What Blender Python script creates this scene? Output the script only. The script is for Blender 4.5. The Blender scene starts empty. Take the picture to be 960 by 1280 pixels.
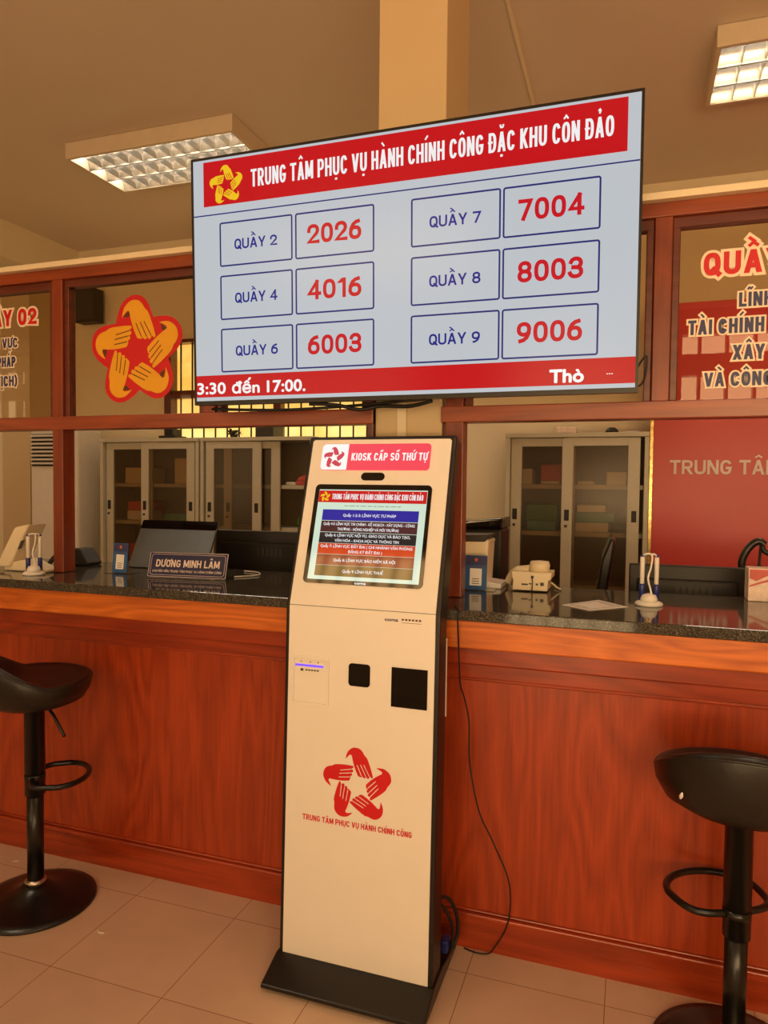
import bpy, bmesh, math, random
from mathutils import Vector, Matrix
random.seed(7)
PI = math.pi
scene = bpy.context.scene
COL = scene.collection

# ------------------------------------------------------------------ camera
F_PX, YAW, PITCH, ROLL = 896.37, -0.33102, 0.037828, 0.0106513
CAM_H = 1.475
cam_d = bpy.data.cameras.new('camera')
cam_d.sensor_fit = 'VERTICAL'; cam_d.sensor_height = 36.0
cam_d.lens = F_PX / 1280.0 * 36.0
cam_d.clip_start = 0.02
cam = bpy.data.objects.new('camera', cam_d); COL.objects.link(cam)
_f0 = Vector((math.sin(YAW), math.cos(YAW), 0)); _r0 = Vector((math.cos(YAW), -math.sin(YAW), 0)); _u0 = Vector((0, 0, 1))
_f = _f0*math.cos(PITCH) - _u0*math.sin(PITCH); _u = _u0*math.cos(PITCH) + _f0*math.sin(PITCH)
_r = _r0*math.cos(ROLL) + _u*math.sin(ROLL); _u2 = _u*math.cos(ROLL) - _r0*math.sin(ROLL)
m = Matrix((_r, _u2, -_f)).transposed().to_4x4(); m.translation = Vector((0, 0, CAM_H))
cam.matrix_world = m
scene.camera = cam

# ------------------------------------------------------------------ world, light, exposure
w = bpy.data.worlds.new('world'); scene.world = w; w.use_nodes = True
w.node_tree.nodes['Background'].inputs[0].default_value = (1.0, 0.78, 0.5, 1)
w.node_tree.nodes['Background'].inputs[1].default_value = 0.3
vs = scene.view_settings
vs.view_transform = 'Standard'; vs.look = 'None'; vs.exposure = 0.0; vs.gamma = 1.0; vs.use_curve_mapping = False
try: scene.cycles.max_bounces = 8; scene.cycles.sample_clamp_indirect = 6.0; scene.cycles.caustics_reflective = False; scene.cycles.caustics_refractive = False
except Exception: pass
DAY = (1.0, 0.675, 0.325)
def daylight(name, x, y, z, sx, sz, watts, color=DAY):
    d = bpy.data.lights.new(name, 'AREA'); d.shape = 'RECTANGLE'; d.size = sx; d.size_y = sz; d.energy = watts; d.color = color
    o = bpy.data.objects.new(name, d); COL.objects.link(o); o.location = (x, y, z); o.rotation_euler = (PI/2, 0, 0)  # faces +Y after flip
    o.rotation_euler = (-PI/2, 0, PI)
    o.rotation_euler = Vector((0, 1, 0)).to_track_quat('-Z', 'Z').to_euler()
    return o
FRONT_Y = -1.75
OPEN = [(-4.7, -1.7, 0.9, 2.77), (-1.0, 0.1, 0.0, 2.77), (0.3, 2.75, 0.9, 2.77), (-7.5, -6.4, 0.9, 2.77)]
POWER = [36, 40, 130, 30]
CLERE = (-3.3, -1.3, 2.96, 3.56)  # clerestory opening added for its reflection in the kiosk screen
for (x0, x1, z0, z1), pw in zip(OPEN, POWER):
    daylight('daylight', (x0+x1)/2, FRONT_Y-0.32, (z0+z1)/2, x1-x0, z1-z0, pw)
daylight('daylight', (CLERE[0]+CLERE[1])/2, FRONT_Y-0.32, 3.42, CLERE[1]-CLERE[0], 0.9, 42, (1.0, 0.55, 0.2))  # orange lamp added behind the clerestory so the kiosk screen mirrors it
# upward fill lamps added in the openings to brighten the ceiling
for gx, gw, gp in ((-3.2, 2.6, 34), (-0.45, 1.0, 18), (1.5, 2.3, 95)):
    g_l = daylight('added_ceiling_fill', gx, FRONT_Y-0.22, 1.0, gw, 0.5, gp, (1.0, 0.62, 0.34)); g_l.rotation_euler = Vector((0, 0.62, 0.78)).to_track_quat('-Z', 'Z').to_euler()

# ------------------------------------------------------------------ materials
def lin(c):
    c = c/255.0
    return c/12.92 if c <= 0.04045 else ((c+0.055)/1.055)**2.4
def rgb(*c): return (lin(c[0]), lin(c[1]), lin(c[2]), 1)
def new_mat(name):
    mt = bpy.data.materials.new(name); mt.use_nodes = True
    return mt, mt.node_tree.nodes, mt.node_tree.links, mt.node_tree.nodes['Principled BSDF']
def plain(name, c, rough=0.5, metal=0.0, var=0.06, scale=14, spec=0.5, bump=0.0, coat=0.0):
    mt, n, l, b = new_mat(name)
    b.inputs['Roughness'].default_value = rough; b.inputs['Metallic'].default_value = metal
    b.inputs['Specular IOR Level'].default_value = spec; b.inputs['Coat Weight'].default_value = coat
    tc = n.new('ShaderNodeTexCoord'); no = n.new('ShaderNodeTexNoise'); no.inputs['Scale'].default_value = scale; no.inputs['Detail'].default_value = 3
    l.new(tc.outputs['Object'], no.inputs['Vector'])
    r = n.new('ShaderNodeValToRGB'); col = rgb(*c)
    r.color_ramp.elements[0].position = 0.3; r.color_ramp.elements[1].position = 0.7
    r.color_ramp.elements[0].color = tuple(x*(1-var) for x in col[:3])+(1,)
    r.color_ramp.elements[1].color = tuple(min(1, x*(1+var)) for x in col[:3])+(1,)
    l.new(no.outputs['Fac'], r.inputs['Fac']); l.new(r.outputs['Color'], b.inputs['Base Color'])
    if bump:
        bp = n.new('ShaderNodeBump'); bp.inputs['Strength'].default_value = bump; bp.inputs['Distance'].default_value = 0.002
        l.new(no.outputs['Fac'], bp.inputs['Height']); l.new(bp.outputs['Normal'], b.inputs['Normal'])
    return mt
def glow(name, c, strength=1.0, rough=0.06, spec=0.5, noise=0.0):
    mt, n, l, b = new_mat(name)
    b.inputs['Base Color'].default_value = (0.004, 0.004, 0.004, 1); b.inputs['Roughness'].default_value = rough
    b.inputs['Specular IOR Level'].default_value = spec
    b.inputs['Emission Color'].default_value = rgb(*c); b.inputs['Emission Strength'].default_value = strength
    return mt
def wood(name, dark, light, axis='Z', rough=0.28, fine=60, coat=0.25, big=3.0):
    mt, n, l, b = new_mat(name)
    b.inputs['Roughness'].default_value = rough; b.inputs['Coat Weight'].default_value = coat; b.inputs['Coat Roughness'].default_value = 0.25
    tc = n.new('ShaderNodeTexCoord'); mp = n.new('ShaderNodeMapping')
    s = {'Z': (1, 1, 0.045), 'X': (0.045, 1, 1), 'Y': (1, 0.045, 1)}[axis]
    mp.inputs['Scale'].default_value = s
    l.new(tc.outputs['Object'], mp.inputs['Vector'])
    n1 = n.new('ShaderNodeTexNoise'); n1.inputs['Scale'].default_value = fine; n1.inputs['Detail'].default_value = 5; n1.inputs['Roughness'].default_value = 0.65; n1.inputs['Distortion'].default_value = 0.4
    l.new(mp.outputs['Vector'], n1.inputs['Vector'])
    mp2 = n.new('ShaderNodeMapping'); mp2.inputs['Scale'].default_value = {'Z': (1, 1, 0.16), 'X': (0.16, 1, 1), 'Y': (1, 0.16, 1)}[axis]
    l.new(tc.outputs['Object'], mp2.inputs['Vector'])
    n2 = n.new('ShaderNodeTexNoise'); n2.inputs['Scale'].default_value = big; n2.inputs['Detail'].default_value = 2; n2.inputs['Distortion'].default_value = 0.3
    l.new(mp2.outputs['Vector'], n2.inputs['Vector'])
    ml = n.new('ShaderNodeMath'); ml.operation = 'MULTIPLY'; ml.inputs[1].default_value = 26.0; l.new(n2.outputs['Fac'], ml.inputs[0])
    pp = n.new('ShaderNodeMath'); pp.operation = 'PINGPONG'; pp.inputs[1].default_value = 1.0; l.new(ml.outputs[0], pp.inputs[0])
    mx = n.new('ShaderNodeMath'); mx.operation = 'MULTIPLY_ADD'; mx.inputs[1].default_value = 0.26; l.new(pp.outputs[0], mx.inputs[0])
    m2 = n.new('ShaderNodeMath'); m2.operation = 'MULTIPLY'; m2.inputs[1].default_value = 0.74; l.new(n1.outputs['Fac'], m2.inputs[0]); l.new(m2.outputs[0], mx.inputs[2])
    r = n.new('ShaderNodeValToRGB'); r.color_ramp.elements[0].position = 0.27; r.color_ramp.elements[1].position = 0.73
    r.color_ramp.elements[0].color = rgb(*dark); r.color_ramp.elements[1].color = rgb(*light)
    l.new(mx.outputs[0], r.inputs['Fac']); l.new(r.outputs['Color'], b.inputs['Base Color'])
    return mt
def glass(name, tint=(235, 225, 205), gloss=0.1, rough=0.0):
    mt, n, l, b = new_mat(name)
    out = n['Material Output']
    t = n.new('ShaderNodeBsdfTransparent'); t.inputs['Color'].default_value = rgb(*tint)
    g = n.new('ShaderNodeBsdfGlossy'); g.inputs['Roughness'].default_value = rough; g.inputs['Color'].default_value = (1, 1, 1, 1)
    lw = n.new('ShaderNodeLayerWeight'); lw.inputs['Blend'].default_value = 0.5
    pw = n.new('ShaderNodeMath'); pw.operation = 'POWER'; pw.inputs[1].default_value = 5.0; l.new(lw.outputs['Facing'], pw.inputs[0])
    mu = n.new('ShaderNodeMath'); mu.operation = 'MULTIPLY_ADD'; mu.inputs[1].default_value = 0.9; mu.inputs[2].default_value = gloss
    l.new(pw.outputs[0], mu.inputs[0])
    mx = n.new('ShaderNodeMixShader'); l.new(mu.outputs[0], mx.inputs[0]); l.new(t.outputs[0], mx.inputs[1]); l.new(g.outputs[0], mx.inputs[2])
    l.new(mx.outputs[0], out.inputs['Surface']); n.remove(b)
    return mt
M = {}
M['wall'] = plain('wall_paint', (244, 230, 196), 0.75, var=0.02, scale=2)
M['ceiling'] = plain('ceiling_paint', (232, 214, 192), 0.85, var=0.02, scale=1.2)
M['column'] = plain('column_paint', (216, 192, 150), 0.6, var=0.02, scale=2)
M['cream'] = plain('cream_trim', (240, 224, 190), 0.5, var=0.02)
M['wood_v'] = wood('counter_panel_wood', (142, 50, 20), (182, 72, 32), 'Z', 0.3, 110, 0.2, 4)
M['wood_h'] = wood('counter_rail_wood', (132, 46, 20), (178, 68, 30), 'X', 0.28, 55, 0.25)
M['apron'] = wood('counter_edge_wood', (178, 84, 22), (226, 124, 42), 'X', 0.34, 70, 0.08, 6)
M['part_v'] = wood('partition_wood_upright', (112, 46, 24), (148, 66, 34), 'Z', 0.33, 60, 0.25)
M['part_h'] = wood('partition_wood_rail', (122, 52, 26), (162, 76, 38), 'X', 0.33, 60, 0.25)
M['part_d'] = wood('partition_wood_moulding', (84, 34, 22), (112, 50, 32), 'X', 0.35, 60, 0.2)
M['black_satin'] = plain('black_powder_coat', (22, 20, 19), 0.35, var=0.1)
M['black_gloss'] = plain('black_gloss_plastic', (12, 12, 12), 0.06, var=0.1)
M['black_plastic'] = plain('black_matt_plastic', (26, 24, 22), 0.5, var=0.1)
M['dark_grey'] = plain('dark_grey_plastic', (52, 48, 44), 0.45)
M['leather'] = plain('black_leatherette', (28, 25, 22), 0.36, var=0.15, scale=60, bump=0.25)
M['stool_metal'] = plain('black_painted_steel', (20, 18, 16), 0.28, var=0.1)
M['chrome'] = plain('scuffed_chrome', (190, 180, 165), 0.25, 1.0, var=0.2, scale=80)
M['kiosk_white'] = plain('kiosk_white_paint', (240, 236, 228), 0.38, var=0.01)
M['white'] = plain('white_plastic', (236, 230, 220), 0.4, var=0.02)
M['paper'] = plain('white_paper', (240, 236, 230), 0.7, var=0.03)
M['cabinet'] = plain('grey_painted_steel', (202, 198, 178), 0.4, var=0.02)
M['cabinet_in'] = plain('grey_cabinet_inside', (150, 138, 118), 0.6, var=0.03)
M['red'] = plain('red_print', (208, 14, 26), 0.45, var=0.02)
M['red_panel'] = plain('red_backdrop_board', (206, 50, 50), 0.34, var=0.03, scale=2)
M['silver_letter'] = plain('pale_silver_letter', (232, 214, 208), 0.35, var=0.04)
M['gold'] = plain('gold_foil_edge', (220, 190, 120), 0.25, 0.8, var=0.4, scale=50)
M['hand_gold'] = plain('golden_yellow_vinyl', (238, 172, 30), 0.45, var=0.02)
M['hand_line'] = plain('dark_brown_vinyl', (92, 50, 20), 0.5, var=0.02)
M['navy'] = plain('navy_vinyl', (48, 52, 100), 0.45, var=0.03)
M['cream_vinyl'] = plain('cream_vinyl', (250, 232, 206), 0.5, var=0.01)
M['navy_sign'] = plain('navy_sign_board', (30, 28, 74), 0.2, var=0.05)
M['blue'] = plain('blue_plastic', (36, 48, 120), 0.35, var=0.05)
M['blue_card'] = plain('blue_print', (40, 92, 150), 0.4, var=0.1, scale=30)
M['green'] = plain('green_folder', (88, 150, 60), 0.5, var=0.1)
M['teal'] = plain('teal_folder', (110, 170, 160), 0.5, var=0.1)
M['orange'] = plain('orange_folder', (220, 100, 50), 0.5, var=0.1)
M['pink'] = plain('pink_folder', (206, 90, 80), 0.5, var=0.1)
M['beige'] = plain('beige_plastic', (236, 220, 186), 0.42, var=0.02)
M['carton'] = plain('red_white_print', (238, 214, 200), 0.5, var=0.16, scale=34)
M['glass'] = glass('partition_glass', (248, 242, 230), 0.020, 0.0)
M['cab_glass'] = glass('cabinet_glass', (226, 216, 198), 0.03, 0.25)
M['acrylic'] = glass('clear_acrylic', (240, 238, 232), 0.04, 0.02)
M['bead'] = plain('white_cord', (240, 236, 228), 0.4, var=0.02)
# screens
M['tv_bg'] = glow('tv_pale_background', (194, 200, 206), 0.92, 0.2, 0.3)
M['tv_red'] = glow('tv_red', (194, 6, 24), 1.0, 0.2, 0.3)
M['tv_blue'] = glow('tv_navy_line', (30, 40, 110), 1.0, 0.2, 0.3)
M['tv_num'] = glow('tv_red_number', (196, 14, 34), 1.0, 0.2, 0.3)
M['tv_label'] = glow('tv_blue_lettering', (26, 34, 130), 1.0, 0.2, 0.3)
M['tv_white'] = glow('tv_white', (238, 238, 238), 1.0)
M['tv_gold'] = glow('tv_yellow', (236, 190, 30), 1.0)
M['sc_bg'] = glow('touch_pale_mint', (206, 226, 204), 1.0)
M['sc_grey'] = glow('touch_grey_caption', (120, 140, 132))
M['sc_red'] = glow('touch_red', (200, 24, 26), 1.0)
M['sc_rows'] = [glow('touch_blue_row', (32, 34, 150)), glow('touch_maroon_row', (72, 34, 40)), glow('touch_black_row', (40, 36, 36)),
                glow('touch_orange_row', (206, 66, 26)), glow('touch_brown_row', (136, 62, 36)), glow('touch_olive_row', (110, 84, 40))]
M['badge_red'] = glow('backlit_badge_red', (244, 70, 88), 1.0, 0.3)
M['badge_white'] = glow('backlit_badge_white', (250, 246, 240), 1.0, 0.3)
M['badge_emb'] = glow('backlit_badge_emblem', (206, 60, 80), 1.0, 0.3)
M['purple'] = glow('violet_slot_light', (110, 70, 235), 1.6, 0.3)
M['tube'] = glow('fluorescent_tube', (255, 240, 214), 29.0, 0.4)
M['reflector'] = plain('polished_reflector', (196, 190, 180), 0.22, 0.85, var=0.03)
M['louvre_metal'] = plain('louvre_metal', (120, 114, 104), 0.3, 0.8, var=0.03)
M['housing'] = plain('fixture_housing_paint', (226, 208, 182), 0.5, var=0.02)

def floor_mat():
    mt, n, l, b = new_mat('terracotta_floor_tile')
    tc = n.new('ShaderNodeTexCoord'); mp = n.new('ShaderNodeMapping'); mp.inputs['Location'].default_value = (1.638+8.0, -2.088+8.0, 0)
    br = n.new('ShaderNodeTexBrick'); br.offset = 0; br.squash = 1; br.inputs['Scale'].default_value = 1
    br.inputs['Brick Width'].default_value = 0.4; br.inputs['Row Height'].default_value = 0.4
    br.inputs['Mortar Size'].default_value = 0.0016; br.inputs['Mortar Smooth'].default_value = 0.3; br.inputs['Bias'].default_value = 0
    br.inputs['Color1'].default_value = rgb(224, 194, 168); br.inputs['Color2'].default_value = rgb(229, 199, 172); br.inputs['Mortar'].default_value = rgb(165, 120, 98)
    no = n.new('ShaderNodeTexNoise'); no.inputs['Scale'].default_value = 5; no.inputs['Detail'].default_value = 4
    mx = n.new('ShaderNodeMix'); mx.data_type = 'RGBA'; mx.blend_type = 'MULTIPLY'; mx.inputs[0].default_value = 0.25
    l.new(tc.outputs['Object'], mp.inputs['Vector']); l.new(mp.outputs['Vector'], br.inputs['Vector']); l.new(tc.outputs['Object'], no.inputs['Vector'])
    l.new(br.outputs['Color'], mx.inputs[6]); l.new(no.outputs['Fac'], mx.inputs[7]); l.new(mx.outputs[2], b.inputs['Base Color'])
    b.inputs['Roughness'].default_value = 0.42; b.inputs['Specular IOR Level'].default_value = 0.35
    bp = n.new('ShaderNodeBump'); bp.inputs['Strength'].default_value = 0.3; bp.inputs['Distance'].default_value = 0.002; bp.invert = True
    l.new(br.outputs['Fac'], bp.inputs['Height']); l.new(bp.outputs['Normal'], b.inputs['Normal'])
    return mt
def granite_mat():
    mt, n, l, b = new_mat('dark_speckled_granite')
    tc = n.new('ShaderNodeTexCoord'); no = n.new('ShaderNodeTexNoise'); no.inputs['Scale'].default_value = 260; no.inputs['Detail'].default_value = 2
    l.new(tc.outputs['Object'], no.inputs['Vector'])
    r = n.new('ShaderNodeValToRGB'); e = r.color_ramp.elements
    e[0].position = 0.35; e[0].color = rgb(38, 36, 33); e[1].position = 0.62; e[1].color = rgb(84, 80, 72); x = e.new(0.72); x.color = rgb(128, 122, 108)
    l.new(no.outputs['Fac'], r.inputs['Fac']); l.new(r.outputs['Color'], b.inputs['Base Color'])
    b.inputs['Roughness'].default_value = 0.07; b.inputs['Specular IOR Level'].default_value = 0.6
    return mt
def window_glow_mat(name, c1, c2, strength):
    mt, n, l, b = new_mat(name)
    b.inputs['Base Color'].default_value = rgb(220, 200, 150); b.inputs['Roughness'].default_value = 0.4
    tc = n.new('ShaderNodeTexCoord'); no = n.new('ShaderNodeTexNoise'); no.inputs['Scale'].default_value = 4; no.inputs['Detail'].default_value = 3
    l.new(tc.outputs['Object'], no.inputs['Vector'])
    r = n.new('ShaderNodeValToRGB'); r.color_ramp.elements[0].position = 0.35; r.color_ramp.elements[1].position = 0.65
    r.color_ramp.elements[0].color = rgb(*c1); r.color_ramp.elements[1].color = rgb(*c2)
    l.new(no.outputs['Fac'], r.inputs['Fac']); l.new(r.outputs['Color'], b.inputs['Emission Color']); b.inputs['Emission Strength'].default_value = strength
    return mt
M['floor'] = floor_mat(); M['granite'] = granite_mat()
M['day_pane'] = window_glow_mat('daylit_yellow_pane', (246, 196, 92), (255, 226, 140), 1.15)

# ------------------------------------------------------------------ mesh helpers
class Frame:
    """A flat working plane: origin, right, up; n points to the viewer's side."""
    def __init__(self, o, r=(1, 0, 0), u=(0, 0, 1)):
        self.o = Vector(o); self.r = Vector(r).normalized(); self.u = Vector(u).normalized(); self.n = self.r.cross(self.u)
    def __call__(self, a, b, c=0.0): return self.o + self.r*a + self.u*b + self.n*c
_text_cache = {}
def text_geo(s, bold):
    k = (s, bold)
    if k in _text_cache: return _text_cache[k]
    cu = bpy.data.curves.new('t', 'FONT'); cu.body = s; cu.size = 1.0; cu.offset = bold; cu.resolution_u = 3
    ob = bpy.data.objects.new('t', cu); COL.objects.link(ob)
    dg = bpy.context.evaluated_depsgraph_get(); me = ob.evaluated_get(dg).to_mesh()
    vs_ = [(v.co.x, v.co.y) for v in me.vertices]; fs = [tuple(p.vertices) for p in me.polygons]
    ob.evaluated_get(dg).to_mesh_clear(); bpy.data.objects.remove(ob); bpy.data.curves.remove(cu)
    _text_cache[k] = (vs_, fs); return _text_cache[k]
def rrect_pts(x0, x1, y0, y1, r, seg=5):
    r = max(1e-5, min(r, (x1-x0)/2-1e-5, (y1-y0)/2-1e-5)); pts = []
    for cx, cy, a0 in ((x1-r, y1-r, 0), (x0+r, y1-r, PI/2), (x0+r, y0+r, PI), (x1-r, y0+r, 1.5*PI)):
        for k in range(seg+1):
            a = a0 + PI/2*k/seg; pts.append((cx+r*math.cos(a), cy+r*math.sin(a)))
    return pts
class MB:
    def __init__(self): self.bm = bmesh.new(); self.smooth = False
    def _face(self, vv, smooth=False):
        try: f = self.bm.faces.new(vv); f.smooth = smooth
        except ValueError: pass
    def box(self, x0, x1, y0, y1, z0, z1):
        x0, x1 = sorted((x0, x1)); y0, y1 = sorted((y0, y1)); z0, z1 = sorted((z0, z1))
        v = [self.bm.verts.new(c) for c in ((x0, y0, z0), (x1, y0, z0), (x1, y1, z0), (x0, y1, z0), (x0, y0, z1), (x1, y0, z1), (x1, y1, z1), (x0, y1, z1))]
        for q in ((0, 3, 2, 1), (4, 5, 6, 7), (0, 1, 5, 4), (1, 2, 6, 5), (2, 3, 7, 6), (3, 0, 4, 7)): self._face([v[i] for i in q])
        return self
    def slab(self, fr, pts, c0, c1):
        """polygon pts (a,b) extruded between offsets c0 < c1 along the frame normal"""
        a = [self.bm.verts.new(fr(x, y, c0)) for x, y in pts]; b = [self.bm.verts.new(fr(x, y, c1)) for x, y in pts]
        n = len(pts)
        self._face(a[::-1]); self._face(b)
        for i in range(n): self._face([a[i], a[(i+1) % n], b[(i+1) % n], b[i]])
        return self
    def rect(self, fr, x0, x1, y0, y1, c0, c1, r=0.0):
        return self.slab(fr, rrect_pts(x0, x1, y0, y1, r) if r else [(x0, y0), (x1, y0), (x1, y1), (x0, y1)], c0, c1)
    def ring(self, fr, x0, x1, y0, y1, wdt, c0, c1, r=0.004):
        o = rrect_pts(x0, x1, y0, y1, r); i_ = rrect_pts(x0+wdt, x1-wdt, y0+wdt, y1-wdt, max(r-wdt, 0.0005)); n = len(o)
        V = [[self.bm.verts.new(fr(x, y, c)) for x, y in P] for P, c in ((o, c0), (o, c1), (i_, c1), (i_, c0))]
        for k in range(n):
            k2 = (k+1) % n
            for j in range(4):
                A, B = V[j], V[(j+1) % 4]; self._face([A[k], A[k2], B[k2], B[k]])
        return self
    def poly(self, fr, pts, c=0.0): self._face([self.bm.verts.new(fr(x, y, c)) for x, y in pts]); return self
    def tube(self, pts, r, seg=10, closed=False, caps=True):
        pts = [Vector(p) for p in pts]; n = len(pts); rs = r if isinstance(r, (list, tuple)) else [r]*n
        rings = []; prev = None
        for i, p in enumerate(pts):
            if closed: t = pts[(i+1) % n]-pts[i-1]
            else: t = pts[min(i+1, n-1)]-pts[max(i-1, 0)]
            t.normalize()
            if prev is None:
                a = Vector((0, 0, 1)) if abs(t.z) < 0.9 else Vector((1, 0, 0)); nx = t.cross(a).normalized()
            else: nx = (prev - t*prev.dot(t)).normalized()
            prev = nx; ny = t.cross(nx)
            rings.append([self.bm.verts.new(p + (nx*math.cos(2*PI*k/seg)+ny*math.sin(2*PI*k/seg))*rs[i]) for k in range(seg)])
        for i in range(n if closed else n-1):
            A, B = rings[i], rings[(i+1) % n]
            for k in range(seg): self._face([A[k], A[(k+1) % seg], B[(k+1) % seg], B[k]], True)
        if caps and not closed: self._face(rings[0][::-1]); self._face(rings[-1])
        return self
    def lathe(self, prof, cx=0, cy=0, seg=40):
        """prof: list of (r,z) from bottom to top"""
        rings = [[self.bm.verts.new((cx+r*math.cos(2*PI*k/seg), cy+r*math.sin(2*PI*k/seg), z)) for k in range(seg)] if r > 1e-6 else [self.bm.verts.new((cx, cy, z))] for r, z in prof]
        for A, B in zip(rings, rings[1:]):
            for k in range(seg):
                k2 = (k+1) % seg
                if len(A) == 1 and len(B) == 1: continue
                if len(A) == 1: self._face([A[0], B[k2], B[k]], True)
                elif len(B) == 1: self._face([A[k], A[k2], B[0]], True)
                else: self._face([A[k], A[k2], B[k2], B[k]], True)
        if len(rings[0]) > 1: self._face(rings[0][::-1])
        if len(rings[-1]) > 1: self._face(rings[-1])
        return self
    def build(self, name, mat, parent=None, bevel=0.0, world=False, sharp=35, seg=2):
        bm = self.bm
        if bevel:
            bmesh.ops.remove_doubles(bm, verts=bm.verts, dist=1e-6)
            ed = [e for e in bm.edges if len(e.link_faces) == 2 and e.calc_face_angle(0) > math.radians(sharp)]
            bmesh.ops.bevel(bm, geom=ed, offset=bevel, segments=seg, affect='EDGES', profile=0.5, clamp_overlap=True)
        if world and parent is not None:
            q = parent; Mx = Matrix()
            while q is not None: Mx = q.matrix_basis @ Mx; q = q.parent
            bm.transform(Mx.inverted())
        me = bpy.data.meshes.new(name); bm.to_mesh(me); bm.free()
        me.materials.append(mat if not isinstance(mat, str) else M[mat])
        o = bpy.data.objects.new(name, me); COL.objects.link(o)
        if parent is not None: o.parent = parent
        return o
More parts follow.
